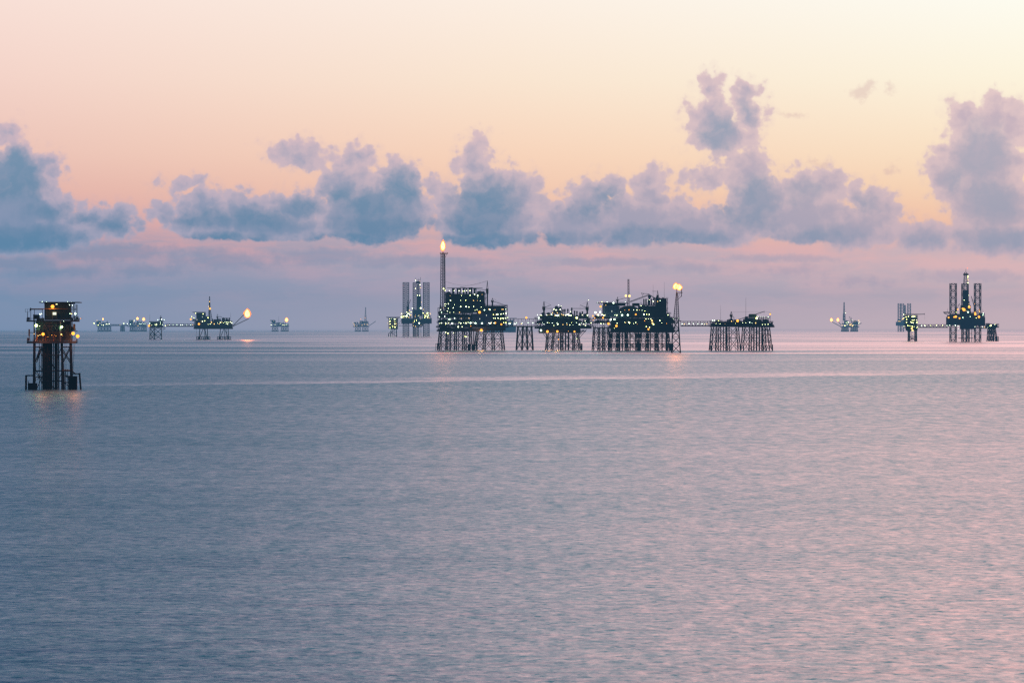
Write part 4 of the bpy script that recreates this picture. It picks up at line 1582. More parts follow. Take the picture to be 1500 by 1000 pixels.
    for xa, ya, xb, yb_ in ((939, 429, 941.5, 434.5), (943, 431, 939, 429), (949, 436, 950, 430), (953, 436, 950, 430), (939, 429.5, 950, 430.5)):
        kr.tube((xa - c, -4, 513.2 - ya), (xb - c, -4, 513.2 - yb_), .28, n=5)
    k = t.part('crane', kr, 'grey')
    t.lattice('boom', (921.5 - c, -5, 513.2 - 442.2), (951 - c, -4, 513.2 - 431.5), 1.3, 1.5, 14, .22, 'grey', k, rb=.13)
    t.lattice('jib', (951 - c, -4, 513.2 - 432), (962 - c, -3, 513.2 - 438), 1.2, .8, 6, .2, 'grey', k, rb=.13)
    t.part('cable', MB().tube((938.4 - c, -4, 513.2 - 436), (938.4 - c, -4, 513.2 - 443), .12, n=3).box(937.9 - c, 938.9 - c, -4.4, -3.6, 513.2 - 444.5, 513.2 - 443), 'dark', k)
    t.crane(963.2, 447, 425, None, -4, .9)
    t.part('yardarm', MB().box(955 - c, 962 - c, -4.3, -3.9, 513.2 - 426.8, 513.2 - 426.4), 'dark')
    t.antenna(956.8, 437, 417, -2)
    t.antenna(973.2, 438, 413, -2)
    t.antenna(902, 443, 437, -2)
    q = 8.0

    def L(pts, kind='white', r=.6, y=A - 1.8):
        t.lamps([(860 + a / q, 400 + b / q) for a, b in pts], kind, r, y)
    L([(452, 266), (494, 268)], 'warm', 1.7, -5)
    L([(152, 392)], 'orange', 1.5)
    L([(92, 462), (146, 458)], 'cool', 1.2)
    L([(112, 490), (124, 492), (170, 490), (190, 496)], 'white', .9)
    L([(60, 504), (80, 526), (66, 550)], 'orange', 1.0)
    L([(180, 524)], 'orange', 1.2)
    L([(244, 592), (336, 618)], 'orange', 1.7, A - 3)
    L([(712, 656)], 'orange', 1.3, A - 3)
    L([(564, 484)], 'orange', 1.2)
    L([(486, 430)], 'orange', 1.0)
    L([(754, 556), (760, 584)], 'warm', 1.2)
    L([(270, 544), (314, 542), (404, 492), (470, 490)], 'cool', 1.1)
    L([(662, 484), (304, 350), (214, 374)], 'cool', .9)
    L([(344, 494), (384, 454), (540, 430), (580, 432), (604, 432), (628, 384), (720, 486), (690, 484), (672, 440), (768, 332), (820, 334), (724, 312)], 'white', .6)
    L([(684, 536), (714, 536), (742, 536), (844, 558), (870, 582), (942, 488)], 'white', .6)
    L([(430, 576), (444, 578), (478, 576), (566, 580), (540, 590), (346, 584), (314, 646), (686, 628), (724, 636), (154, 590), (188, 592), (40, 584), (318, 490)], 'white', .5)
    L([(492, 586), (484, 574)], 'lime', .85)
    L([(668, 560), (582, 596), (924, 592), (436, 436)], 'orange', .55)
    L([(770, 600)], 'lime', .9)
    L([(116, 344), (140, 340), (166, 338), (196, 336), (226, 338), (440, 340), (700, 330), (640, 436), (850, 322)], 'cool', .4)
    return t


helideck_platform()


def flare_tripod():
    t = Thing('flare_tower', 'lattice flare tower rising from the sea on its own legs with a broad double flame', 'flare tower', 991, 516.6, 0)
    c = 991
    # four-legged base jacket
    t.jacket([985.5, 993.6], [983.8, 996.6], 470, -5, 3, .7, .26, (.26, .5, .74), rows=2)
    t.part('mud_frame', MB().box(984 - c, 997.5 - c, -5.6, 3.6, 46.2, 47.2), 'deck')
    t.part('landing_deck', MB().box(985.2 - c, 995 - c, -5.4, 3.4, 32, 33), 'deck')
    tw = t.lattice('lattice_mast', (990.6 - c, -1, 47.2), (991.6 - c, -1, 87), 8.2, 2.2, 12, .34, 'dark', rb=.2)
    pf = MB().box(990.2 - c, 999.4 - c, -3, 1, 87, 87.6)
    pf.tube((998.4 - c, -1, 87), (997.6 - c, -1, 82.5), .3, n=5).tube((997.6 - c, -1, 82.5), (992.4 - c, -1, 77.5), .35, n=5)
    pf.tube((993.5 - c, -1, 81), (996 - c, -1, 87), .22, n=4)
    pf.railing(990.4 - c, 999.2 - c, -2.8, .8, 87.6, 1.4, 2.0, .1, 'fblr')
    t.part('platform', pf, 'dark', tw)
    for x, z in ((991.2, 92.5), (998.2, 95)):
        t.part('burner_pipe', MB().tube((x - c, -1, 82), (x - c, -1, z), .45, .6, 8), 'dark', tw)
    t.part('flare_pipe', MB().tube((991 - c, -2.6, 47), (991.4 - c, -1.6, 88), .5, n=8), 'dark', tw)
    t.flame(989.0, 419.2, 4.0, 4.7, -1, tw, 11, .12, 9e4)
    t.flame(995.0, 420.8, 4.4, 4.4, -2, tw, 14, -.05)
    t.flame(991.8, 419.8, 3.4, 3.6, -2.6, tw, 17, 0)
    t.lamps([(986, 467), (993.5, 466)], 'cool', .35, -6)


flare_tripod()
bridge('straight footbridge with evenly spaced lamps right of the double flamed flare tower', 997, 1041, 470.4, 477.6, 513.2, 0, 18,
       lamps=[(x, 474.2, 'cool', .62) for x in (999.5, 1002.5, 1009, 1015.5, 1022.5, 1028.5, 1035.5)] + [(1006, 474.4, 'warm', .4), (1032, 474, 'white', .4)], w=2.6)


def twin_platform():
    t = Thing('low_platform', 'low dark platform on two dense leg clusters, with two tall whip antennas', 'oil platform', 1086, 513.4, 5)
    c = 1086
    A, B = -12, 12
    t.jacket([1043, 1051, 1066, 1080], [1040, 1050, 1067, 1083], 479, A + 2, B - 2, .75, .3, (.46,), rows=2)
    t.jacket([1089.5, 1100, 1119, 1126], [1087, 1099, 1121, 1130], 479, A + 2, B - 2, .75, .3, (.46,), rows=2)
    t.conductors([1054.5, 1056.4, 1058.4, 1060.4, 1062.4, 1064], 479, -6, 6, .7)
    t.conductors([1103.5, 1105.6, 1107.6, 1109.6, 1111.6, 1113.6, 1115.6, 1117.6], 479, -7, 7, .75)
    t.conductors([1046.5, 1072, 1076, 1094, 1097, 1123], 480, -5, 5, .3)
    t.part('fender', MB().tube((1038.6 - c, A, 14), (1038.6 - c, A, -4), .6, n=8).box(1037.6 - c, 1041.5 - c, A - .4, A + .8, 12, 13).box(1037.6 - c, 1041.5 - c, A - .4, A + .8, 6, 7), 'jacket')
    t.part('fender', MB().tube((1129.8 - c, A, 9), (1130.2 - c, A, -4), .7, n=8), 'jacket')
    t.deck(1041, 1086, 477.6, A, B, 1.0)
    t.deck(1041, 1085, 470.8, A, B, .8)
    t.deck(1083, 1133, 478, A, B, 1.0)
    t.deck(1084, 1131, 471.4, A, B, .8)
    t.part('deck_girder', MB().box(1042 - c, 1086 - c, A + .5, A + 1.2, 35, 38.5), 'deck')
    t.part('deck_girder', MB().box(1087 - c, 1132 - c, A + .5, A + 1.2, 34.6, 38), 'deck')
    t.part('bulkhead', MB().box(1052 - c, 1122 - c, -1, 0, 36, 42), 'dark')
    t.columns([1042, 1052, 1063, 1074, 1085], 470.8, 477.6, A + .4, B - .8, .38)
    t.columns([1086.5, 1097, 1108, 1119, 1130], 471.4, 478, A + .4, B - .8, .38)
    t.clutter(1042, 1085, 477.6, 6, A + .5, B - 1, 91, mats=('dark', 'module'))
    t.clutter(1086, 1131, 478, 6, A + .5, B - 1, 92, mats=('dark', 'module'))
    t.clutter(1046, 1056, 470.8, 3.2, A + 1, B - 1, 93)
    t.clutter(1064, 1084, 470.8, 3.6, A + 1, B - 1, 94)
    t.clutter(1088, 1126, 471.4, 4.6, A + 1, B - 1, 95)
    t.part('control_room', MB().box(1092 - c, 1108 - c, A + 3, B - 4, 42.2, 48), 'dark')
    t.part('water_tank', MB().box(1097.4 - c, 1107 - c, A + 4, 4, 48.2, 53).box(1098 - c, 1106 - c, A + 5, 3, 53.01, 53.6), 'green')
    t.helideck(1106, 1128.5, 464.4, -2)
    t.columns([1110, 1117, 1125], 465, 471.4, -8, 4, .35, False)
    t.antenna(1055.4, 470.8, 447)
    t.antenna(1092.6, 467, 435.6, r=.17)
    t.crane(1069.8, 470.8, 456, (1074, 466, -2), -6, 1.1, boom_w=.7)
    # long lying crane boom ending in an A-frame
    cr = MB().lathe((1092 - c, -7, 42), [(1.0, 0), (1.0, 4), (1.5, 4.3), (1.5, 5.5)], 10)
    cr.box(1090.4 - c, 1094 - c, -8.6, -5.4, 47.5, 50)
    k = t.part('crane', cr, 'dark')
    t.lattice('boom', (1093 - c, -7, 49), (1119 - c, -7, 513.4 - 456), 1.1, .7, 12, .17, 'grey', k, rb=.11)
    t.lattice('boom', (1091 - c, -7, 48.6), (1080 - c, -7, 513.4 - 468), 1.0, .7, 6, .17, 'grey', k, rb=.11)
    t.part('cable', MB().tube((1119 - c, -7, 513.4 - 456), (1127.4 - c, -7, 513.4 - 457.8), .15, n=4).tube((1119 - c, -7, 513.4 - 456), (1118 - c, -7, 513.4 - 460), .12, n=4).tube((1070 - c, -6, 513.4 - 457), (1119 - c, -7, 513.4 - 456.6), .08, n=3), 'dark', k)
    t.part('lamp_post', MB().tube((1127.4 - c, -7, 42), (1127.4 - c, -7, 513.4 - 457.5), .28, n=5).tube((1127.4 - c, -7, 513.4 - 463), (1124 - c, -7, 513.4 - 471), .2, n=4), 'dark')
    q = 4.6875

    def L(pts, kind='white', r=.6, y=A - 1.8):
        t.lamps([(960 + a / q, 390 + b / q) for a, b in pts], kind, r, y)
    L([(786, 328)], 'orange', 1.2, -8.4)
    L([(558, 374)], 'orange', 1.9)
    L([(518, 376)], 'warm', 1.0)
    L([(690, 356)], 'lime', 1.3)
    L([(400, 371), (642, 384), (682, 388), (386, 371)], 'cool', .9)
    L([(730, 398), (770, 398), (748, 399)], 'white', .7)
    L([(410, 392), (438, 396), (472, 394), (594, 388), (614, 388), (544, 392)], 'white', .4)
    L([(700, 346), (716, 346), (730, 346), (746, 348), (768, 350), (658, 388), (426, 372)], 'cool', .35)


twin_platform()
# ================================================================ left group, middle distance
def left_wellhead():
    t = Thing('wellhead_platform', 'small lattice legged platform at the left end of a thin footbridge, orange corner lamp', 'oil platform', 230, 497, 6)
    c = 230
    t.jacket([220, 226.8, 236], [219.6, 226.6, 236.8], 479, -6, 6, .42, .2, (.12, .62), rows=2, sub=5)
    t.conductors([222.6, 224.4], 479, -2, 2, .3, 4)
    t.deck(218.6, 241, 478.6, -7, 7, .7, railh=.9)
    t.deck(219, 240, 474.5, -7, 7, .5, railh=.9)
    t.deck(219.4, 238, 471, -6, 6, .5, railh=.9)
    t.part('bulkhead', MB().box(220 - c, 238 - c, -1, 0, 18.5, 25.6), 'dark')
    t.columns([219.5, 226, 232, 238], 471, 478.6, -6.6, 6, .25)
    t.clutter(220, 239, 478.6, 3.6, -6, 6, 101)
    t.clutter(220, 237, 474.5, 3.2, -6, 6, 102)
    t.clutter(232, 240, 471, 2, -5, 5, 103)
    t.crane(235.6, 471, 461.8, None, -2, .8)
    t.antenna(219.6, 471, 460, 0, .12)
    t.part('stair_landing', MB().box(236 - c, 242.5 - c, -5, 3, 15.6, 16.4).tube((237 - c, -4, 12.5), (242 - c, -4, 16), .3, n=4), 'dark')
    t.lamp(219.7, 477, 'orange', 1.5, -8.5)
    t.lamps([(220.5, 473.8), (235.8, 472), (232.6, 468.6), (241.6, 468.4), (237.5, 467.5), (239, 475.6)], 'cool', .5, -8)
    t.lamps([(223.3, 476), (228.5, 475), (229.6, 476.4), (231, 475.4), (236, 475), (230.4, 474.6)], 'white', .42, -8)
    t.lamp(243.2, 476.6, 'lime', .55, -8)


def left_process():
    t = Thing('drilling_platform', 'dark platform with slim derrick and two booms reaching right to a bright round flare', 'oil platform', 312, 497.2, 6)
    c = 312
    A, B = -8, 8
    t.jacket([293, 303.6], [291.6, 304.6], 480, A + 2, B - 2, .5, .28, (), rows=2, xstyle='K', sub=4)
    t.jacket([323, 334], [321.4, 335], 480, A + 2, B - 2, .5, .28, (), rows=2, xstyle='K', sub=4)
    t.conductors([300, 301.2, 329, 332], 480, -2, 2, .35, 4)
    for x0, x1 in ((288, 308), (318, 338)):
        p = MB()
        for yy in (A, B - 1.2):
            for zz in (3.6, .3):
                p.box(x0 - c, x1 - c, yy, yy + 1.2, zz, zz + .8)
            for k in range(9):
                x = x0 - c + (x1 - x0 - .6) * k / 8
                p.box(x, x + .6, yy + .2, yy + .8, -3, 4.2)
        t.part('fender_frame', p, 'jacket')
    t.part('riser', MB().tube((288 - c, -4, 17), (288 - c, -4, 2), .16, n=5), 'jacket')
    t.deck(284, 341, 480.2, A, B, 1.0, railh=.8)
    t.deck(284, 341, 476, A, B, .5, railh=.9)
    t.deck(288, 340, 470.6, A, B, .5, railh=.9)
    t.part('deck_girder', MB().box(285 - c, 341 - c, A + .4, A + 1.2, 15.4, 17.8), 'deck')
    t.part('bulkhead', MB().box(286 - c, 340 - c, -1, 0, 17, 27), 'dark')
    t.columns([285, 294, 303, 312, 321, 330, 339], 470.6, 480.2, A + .4, B - .8, .28)
    t.clutter(285, 340, 480.2, 3.6, A + .5, B - 1, 111, mats=('dark', 'module'))
    t.clutter(289, 340, 476, 4.6, A + .5, B - 1, 112, mats=('dark', 'module'))
    t.quarters(288, 301.5, 458.2, 470.4, A + 1, 5, 7, 3, 'hull')
    t.helideck(281.6, 302, 457, -1)
    t.clutter(282.6, 288, 469.5, 3, A + 1, 2, 113)
    t.deck(281.5, 289, 469.6, A + 1, 4, .5, railh=.8)
    t.part('equipment_module', MB().box(301.6 - c, 308 - c, A + 3, 5, 27, 34), 'module')
    # derrick: slim head, flared foot
    d = t.lattice('derrick', (307.4 - c, 0, 27), (307.2 - c, 0, 44), 7.4, 2.2, 6, .3, 'dark', rb=.2)
    t.lattice('derrick_head', (307.2 - c, 0, 44), (307 - c, 0, 63), 2.0, .9, 9, .25, 'dark', d, rb=.18)
    t.part('drill_pipe_rack', MB().box(306.5 - c, 307.9 - c, -.6, .6, 27, 58), 'dark', d)
    t.clutter(310, 324, 470.6, 4, A + 1, B - 1, 114)
    t.clutter(324.6, 338, 470.6, 5.6, A + 1, B - 1, 115)
    t.crane(318.4, 470.6, 460, (325, 464, -2), -3, .7, boom_w=.5)
    t.antenna(337.6, 466, 457.6, 0, .1)
    # twin flare booms
    fb = t.lattice('flare_boom', (339.5 - c, -3, 18.5), (357.5 - c, -7, 37), .9, .6, 12, .2, 'dark', rb=.13)
    t.lattice('flare_boom', (340 - c, 3, 19), (363.4 - c, -2, 30.4), .9, .6, 14, .2, 'dark', rb=.13)
    t.part('flare_boom_tip', MB().tube((357.5 - c, -7, 37), (360.5 - c, -7, 38.5), .45, n=6).tube((363.4 - c, -2, 30.4), (364, -2, 31) if False else (364.2 - c, -2, 31.2), .5, n=6), 'dark', fb)
    t.flame(362.4, 459.2, 4.8, 6.4, -6, fb, 21, 0.0, 1.3e5)
    t.lamps([(308, 452)], 'orange', 1.5, -3)
    t.lamps([(306, 448.6), (307.8, 442)], 'warm', .6, -3)
    t.lamps([(281, 467.4)], 'orange', 1.3, A - 1)
    t.lamps([(293, 474.4)], 'orange', 1.5, A - 2)
    t.lamps([(288.2, 458.8), (299, 459.5), (282.6, 463.6), (286, 466), (301.4, 469.8), (306.2, 465.2)], 'lime', .6, A - 1.4)
    t.lamps([(311.2, 472), (315.2, 474.6)], 'warm', .9, A - 2)
    t.lamps([(296, 470.6), (297.8, 470.8), (320, 473), (323.6, 472.2), (322, 474.6), (326, 472), (328, 472.6), (330.6, 471.6), (333, 472), (335, 471.8), (338, 471.8), (340, 473), (332.4, 474), (306.4, 474.6), (309, 474.5), (334, 474.2)], 'white', .5, A - 1.4)


left_wellhead()
left_process()
bridge('thin footbridge with white lamps leading to the platform with the boom held flare', 243, 284.5, 474.2, 478, 497.1, 0, 16,
       lamps=[(x, 475.6, 'cool', .48) for x in (246, 248.5, 253.6, 259.4, 264.6, 267.6, 273.8, 279.4, 282.2)], w=1.5)


# ================================================================ mid distance jack-up rig and its wellhead tower
def mid_wellhead():
    t = Thing('wellhead_platform', 'little helideck topped platform glowing with lamp rows, left of the bluish jack-up rig', 'oil platform', 576, 492.8, 5)
    c = 576
    t.jacket([572.8, 580.4], [572.2, 581.2], 481, -3.5, 3.5, .55, .22, (.5,), rows=2, xstyle='Z', sub=3)
    t.conductors([575, 577.5], 481, -1, 1, .3, 3)
    for i, yy in enumerate((481.5, 477.4, 473.6, 469.8, 466.4)):
        x0, x1 = (570, 582.4) if i == 0 else (569, 583)
        t.deck(x0, x1, yy, -5, 5, .5, railh=.8)
    t.columns([569.5, 574, 578.5, 582.5], 466.4, 481.5, -4.6, 4, .25)
    t.part('bulkhead', MB().box(570.4 - c, 582 - c, -.5, .3, 11.4, 27), 'dark')
    for i, yy in enumerate((481.5, 477.4, 473.6, 469.8)):
        t.clutter(570, 582.4, yy, 3, -4, 4, 121 + i, mats=('module', 'green'))
    t.helideck(565, 587.6, 464.4, 0, th=.8)
    t.part('fender_hoop', MB().path([(570.6 - c, -3, 6), (569.4 - c, -3, 4.5), (569 - c, -3, 2), (569.6 - c, -3, -2)], .55, 6), 'jacket')
    for yy in (466.9, 470.4, 474, 476.6, 479):
        for k, x in enumerate((570.6, 571.6, 574.2, 575.6, 577.6, 579, 580.8)):
            if (k + int(yy)) % 4 != 1:
                kind = 'white' if yy < 470 else ('lime' if k % 2 else 'warm')
                t.lamp(x, yy + .3 * (k % 2), kind, .55 if k % 2 else .42, -6)
    t.lamp(568.6, 473.4, 'warm', .55, -6)
    t.lamp(571.4, 482.2, 'cool', .4, -6)


def jackup(name_label, cx, yb, leg_x, leg_top, hull, leg_w, derr, rot, extra, n=26, d=None, rleg=.3, lamp_list=(), back=1, leg_mat='leg'):
    t = Thing('jackup_rig', name_label, 'drilling rig', cx, yb, rot, d)
    c = cx
    hx0, hx1, hyt, hyb = hull
    for i, x in enumerate(leg_x):
        y = 10 if i == back else -6
        p0, p1 = t.P(x, yb + 3, y), t.P(x, leg_top, y)
        l = t.lattice('leg', p0, p1, leg_w, leg_w, n, rleg, leg_mat, rb=rleg * .72)
        rk = MB()
        rk.box(p1[0] - leg_w * .55, p1[0] + leg_w * .55, y - leg_w * .55, y + leg_w * .55, p1[2], p1[2] + .35)
        t.part('leg_cap', rk, 'dark', l)
        # jacking house where the leg passes the hull
        jh = MB()
        for sx in (-1, 1):
            jh.box(p1[0] + sx * leg_w * .5 - .5, p1[0] + sx * leg_w * .5 + .5, y - leg_w * .5, y + leg_w * .5, yb - hyt, yb - hyt + 4)
        t.part('jacking_frame', jh, 'dark')
    # hull: triangular barge with a raked bow, cut open only by its deck edge
    zt, zb = yb - hyt, yb - hyb
    L0, L1 = hx0 - c, hx1 - c
    pts = [(L0, -11), (L1, -11), (L1, 4), (L1 - 10, 17), (L0 + 10, 17), (L0, 4)]
    vs = [(x, y, zb) for x, y in pts] + [(x, y, zt) for x, y in pts]
    hb = MB().add(vs, [tuple(range(6))[::-1], tuple(range(6, 12))] + [(i, (i + 1) % 6, 6 + (i + 1) % 6, 6 + i) for i in range(6)])
    h = t.part('hull', hb, 'hull')
    t.part('railing', MB().railing(L0, L1, -11, 4, zt, .9, 2.2, .08, 'flr'), 'grey', h)
    # derrick
    bx_, by0, by1, ty, wb, wt = derr
    dd = t.lattice('derrick', t.P(bx_, by1, -3), t.P(bx_, by0, -3), wb, wb * .86, 8, .26, 'leg', rb=.17)
    t.lattice('derrick_head', t.P(bx_, by0, -3), t.P(bx_, ty, -3), wb * .82, wt, 8, .24, 'leg', dd, rb=.15)
    extra(t, c, h, dd)
    for L in lamp_list:
        t.lamp(L[0], L[1], L[2], L[3], -13)
    return t


def ex_mid(t, c, h, dd):
    yb = t.yb
    b = lambda nm, x0, x1, yt, ybm, y0, y1, m, p=None: t.bx(nm, x0, x1, yt, ybm, y0, y1, m, p)
    b('substructure', 604.2, 618.6, 453.5, 463, -8, 3, 'hull')
    b('cantilever', 603.6, 619, 470, 477.6, -13, -11.1, 'hull')
    t.clutter(589, 603, 466, 6.5, -9, 6, 131, mats=('grey', 'module'))
    t.clutter(619, 631.5, 466, 7, -9, 6, 132, mats=('grey', 'module'))
    t.clutter(604, 619, 466, 4, -10, -2, 133, mats=('grey', 'module'))
    b('drill_floor', 611, 616.6, 433, 453.4, -5, 0, 'module')
    b('crown_block', 609.4, 615.6, 412, 415, -4.6, -1.4, 'dark')
    cr = t.crane(597, 466, 440, (601.5, 438.5, -4), -8, .9, boom_w=.7)
    t.part('wind_wall', MB().box(610.4 - c, 617 - c, -5.6, -5.2, yb - 453, yb - 447), 'grey', dd)
    # gin pole pieces at the crown
    t.part('crown_frame', MB().tube((609.6 - c, -3, yb - 413), (608.8 - c, -3, yb - 407), .3, n=4).tube((615 - c, -3, yb - 413), (616 - c, -3, yb - 406), .3, n=4).tube((612.6 - c, -3, yb - 413), (612.6 - c, -3, yb - 408), .3, n=4).tube((608.8 - c, -3, yb - 410), (616 - c, -3, yb - 410), .25, n=4), 'leg', dd)
    t.conductors([605.4, 607, 608.6, 611, 613.4, 616.4], 478, -9, -6, .42, 3)
    t.part('pipe_frame', MB().box(604 - c, 618 - c, -10, -5, yb - 479, yb - 478), 'jacket')
    t.part('gangway', MB().box(584 - c, 604 - c, -9, -8, yb - 477.4, yb - 476.8).box(584 - c, 604 - c, -9, -8, yb - 475, yb - 474.7), 'grey')
    t.part('helideck_arm', MB().tube((583.6 - c, -6, yb - 475), (588.5 - c, -6, yb - 467.5), .3, n=4), 'dark')


mid_wellhead()
_l = []
rnd_ = random.Random(5)
for (x0, x1, y0, y1, n_) in ((588, 603, 457, 465.5, 26), (604, 618, 460, 478, 14), (619.5, 631, 457.5, 466, 24)):
    for k in range(n_):
        _l.append((rnd_.uniform(x0, x1), rnd_.uniform(y0, y1), rnd_.choice(('white', 'warm', 'lime', 'warm')), rnd_.choice((.4, .5, .7))))
_l += [(609.6, 411, 'white', .85), (615.4, 412, 'white', .7), (615.6, 417.5, 'white', .6), (616.4, 421.6, 'white', .6), (609, 422.6, 'white', .8),
       (611.8, 432.8, 'white', .85), (615.2, 432.8, 'white', .85), (617.8, 443, 'white', .8), (617, 451, 'white', .9), (604.6, 451.6, 'white', .6),
       (620.8, 453, 'warm', .6), (591.6, 418.6, 'red', .4), (614.8, 473, 'white', .85), (602.4, 461.5, 'warm', 1.0), (600.4, 454.4, 'warm', .8), (588.8, 458.4, 'warm', .7)]
jackup('bluish jack-up rig with three tall lattice legs, standing left of the tallest flare tower', 610, 493, (595, 609, 624.6), 414, (588, 632, 466.4, 473.8), 8.4,
       (613.4, 430, 453, 412, 5.6, 4.4), 4, ex_mid, 30, lamp_list=_l, rleg=.5)


# ================================================================ right group
def right_tower():
    t = Thing('wellhead_platform', 'compact platform with rows of yellow lamps on two stout legs, near the dark jack-up', 'oil platform', 1336, 499.6, 5)
    c = 1336
    for x in (1331.4, 1341.6):
        for y in (-3.5, 3.5):
            t.part('leg', MB().tube((x - c, y, 18), (x - c + (-.3 if x < c else .3), y * 1.1, -4), .85, .9, 10), 'jacket')
    br = MB()
    for y in (-3.5, 3.5):
        br.tube((1331.4 - c, y, 7), (1341.6 - c, y, 7), .35, n=5)
        br.tube((1331.4 - c, y, 3.2), (1341.6 - c, y, 3.2), .35, n=5)
        br.tube((1331.4 - c, y, 7), (1341.6 - c, y, 1), .25, n=5)
        br.tube((1341.6 - c, y, 7), (1331.4 - c, y, 1), .25, n=5)
    for x in (1331.4, 1341.6):
        br.tube((x - c, -3.5, 5), (x - c, 3.5, 5), .3, n=5)
    t.part('bracing', br, 'jacket')
    t.conductors([1334, 1336.5, 1339], 482, -1.5, 1.5, .3, 3)
    t.part('sub_deck', MB().box(1327.6 - c, 1343 - c, -4.6, 4.6, 15.4, 18.6), 'deck')
    for i, yy in enumerate((480.4, 476, 471.6, 467, 462.6)):
        t.deck(1325 + (1.6 if i == 0 else 0), 1343.4, yy, -5.4, 5.4, .5, railh=.8)
    t.columns([1325.6, 1331.4, 1337, 1343], 462.6, 480.4, -5, 4.6, .28)
    t.part('bulkhead', MB().box(1326 - c, 1343 - c, -.5, .3, 19, 36.8), 'dark')
    for i, yy in enumerate((480.4, 476, 471.6, 467)):
        t.clutter(1326, 1343, yy, 3.4, -4.6, 4.4, 141 + i, mats=('green', 'yellow', 'module'))
    t.helideck(1323.4, 1345.5, 460, 0, th=.9)
    t.lattice('crane_boom', (1342 - c, -2, 39.3), (1354 - c, -3, 39.6), .8, .6, 7, .18, 'dark')
    t.part('cable', MB().tube((1354 - c, -3, 39.6), (1354.3 - c, -3, 31.5), .08, n=3), 'dark')
    t.part('mast', MB().tube((1353.8 - c, -3, 38.6), (1353.4 - c, -3, 41), .3, n=4), 'dark')
    t.part('stair', MB().tube((1343.4 - c, -4, 19.6), (1347.5 - c, -4, 24), .35, n=4).box(1343.4 - c, 1348.6 - c, -4.6, -3.4, 23.6, 24.2), 'dark')
    q = 7.143

    def L(pts, kind, r):
        t.lamps([(1290 + a / q, 380 + b / q) for a, b in pts], kind, r, -6.4)
    L([(258, 600), (282, 596), (322, 600), (350, 598), (232, 612), (336, 598)], 'lime', .75)
    L([(262, 628), (322, 632), (334, 634), (368, 632), (346, 632)], 'lime', .65)
    L([(262, 658), (308, 656), (334, 662), (370, 658), (320, 660)], 'lime', .65)
    L([(276, 690), (300, 694), (322, 700), (340, 702), (366, 712), (378, 708)], 'lime', .5)
    L([(318, 720), (326, 742)], 'warm', 1.4)
    L([(232, 576)], 'white', .7)
    L([(330, 782)], 'warm', .5)


def ex_right(t, c, h, dd):
    yb = t.yb
    b = lambda nm, x0, x1, yt, ybm, y0, y1, m, p=None: t.bx(nm, x0, x1, yt, ybm, y0, y1, m, p)
    b('cantilever', 1403, 1424, 470, 482, -15, -11.1, 'hull')
    b('substructure', 1407, 1420, 447, 463, -8, 1, 'module')
    b('drill_floor', 1410.2, 1417.6, 425, 441, -6, 1, 'dark')
    b('monkey_board', 1410.6, 1417.4, 400.8, 403.4, -5, -1, 'dark')
    b('wind_wall', 1410, 1419, 441.2, 447, -5, 0, 'hull')
    t.clutter(1387, 1405, 464.6, 6, -10, 6, 151)
    t.clutter(1403, 1425, 464.6, 8.5, -10, -1, 152, mats=('dark', 'module'))
    t.clutter(1421, 1440, 464.6, 7.5, -10, 6, 153)
    b('living_quarters', 1436.6, 1440.4, 458.4, 464.5, -9, 0, 'quarters')
    b('equipment_module', 1405, 1413, 451, 464.5, -9, -2, 'dark')
    t.helideck(1379.4, 1390, 457, -6, th=1.0)
    t.part('helideck_strut', MB().tube((1382 - c, -6, yb - 458), (1389 - c, -6, yb - 464), .3, n=5), 'dark')
    t.crane(1397, 464.6, 449, (1401.6, 444.6, -3), -12, .8, boom_w=.6)
    t.crane(1426, 464.6, 446, (1419.6, 433.6, -3), -9, .9, boom_w=.9)
    t.antenna(1386.4, 457, 451.5, -6)
    t.antenna(1438.8, 458, 452, -6)
    t.part('crown_mast', MB().tube((1414 - c, -3, yb - 399), (1414 - c, -3, yb - 394), .4, .25, 6), 'dark', dd)
    # small conductor jacket under the cantilever
    t.conductors([1404.6, 1408, 1411, 1413, 1415, 1417.2, 1419.8], 482, -15, -12, .55, 4)
    t.part('conductor_brace', MB().box(1400.6 - c, 1421.4 - c, -16, -11, 5, 5.8).box(1404 - c, 1420 - c, -15.6, -12, 12, 12.6), 'jacket')
    t.part('hull_tank', MB().box(1385.4 - c, 1387 - c, -11.6, -11.05, yb - 478, yb - 473), 'dark')


right_tower()
_l = []
q_ = 8.0
for a, b_, k_, r_ in ((95, 640, 'orange', 1.2), (180, 630, 'orange', 1.7), (160, 634, 'orange', 1.1), (224, 648, 'orange', 1.2), (276, 548, 'orange', 2.2), (262, 536, 'orange', 1.4),
                      (338, 518, 'orange', 1.8), (334, 504, 'warm', 1.0), (202, 544, 'orange', 1.1), (410, 602, 'orange', 1.6), (408, 586, 'orange', 1.3), (454, 632, 'orange', 1.7), (400, 482, 'orange', .8),
                      (455, 548, 'orange', .9), (456, 570, 'warm', .7), (184, 578, 'lime', .7), (322, 576, 'cool', .9), (352, 630, 'cool', .8), (266, 642, 'cool', .5),
                      (332, 476, 'white', .7), (278, 438, 'white', .7), (322, 160, 'lime', .7), (322, 178, 'lime', .6), (322, 200, 'white', .6), (322, 236, 'lime', .6), (315, 66, 'red', 1.0),
                      (110, 732, 'cool', .7), (176, 732, 'cool', .6), (204, 734, 'cool', .5), (296, 762, 'cool', .6), (256, 766, 'cool', .4), (406, 748, 'cool', .5), (384, 748, 'cool', .45), (502, 612, 'cool', .7), (505, 590, 'cool', .6),
                      (330, 382, 'white', .4), (212, 768, 'cool', .4), (420, 646, 'lime', .6), (140, 576, 'warm', .4), (300, 560, 'warm', .8), (240, 540, 'warm', .7)):
    _l.append((1375 + a / q_, 385 + b_ / q_, k_, r_))
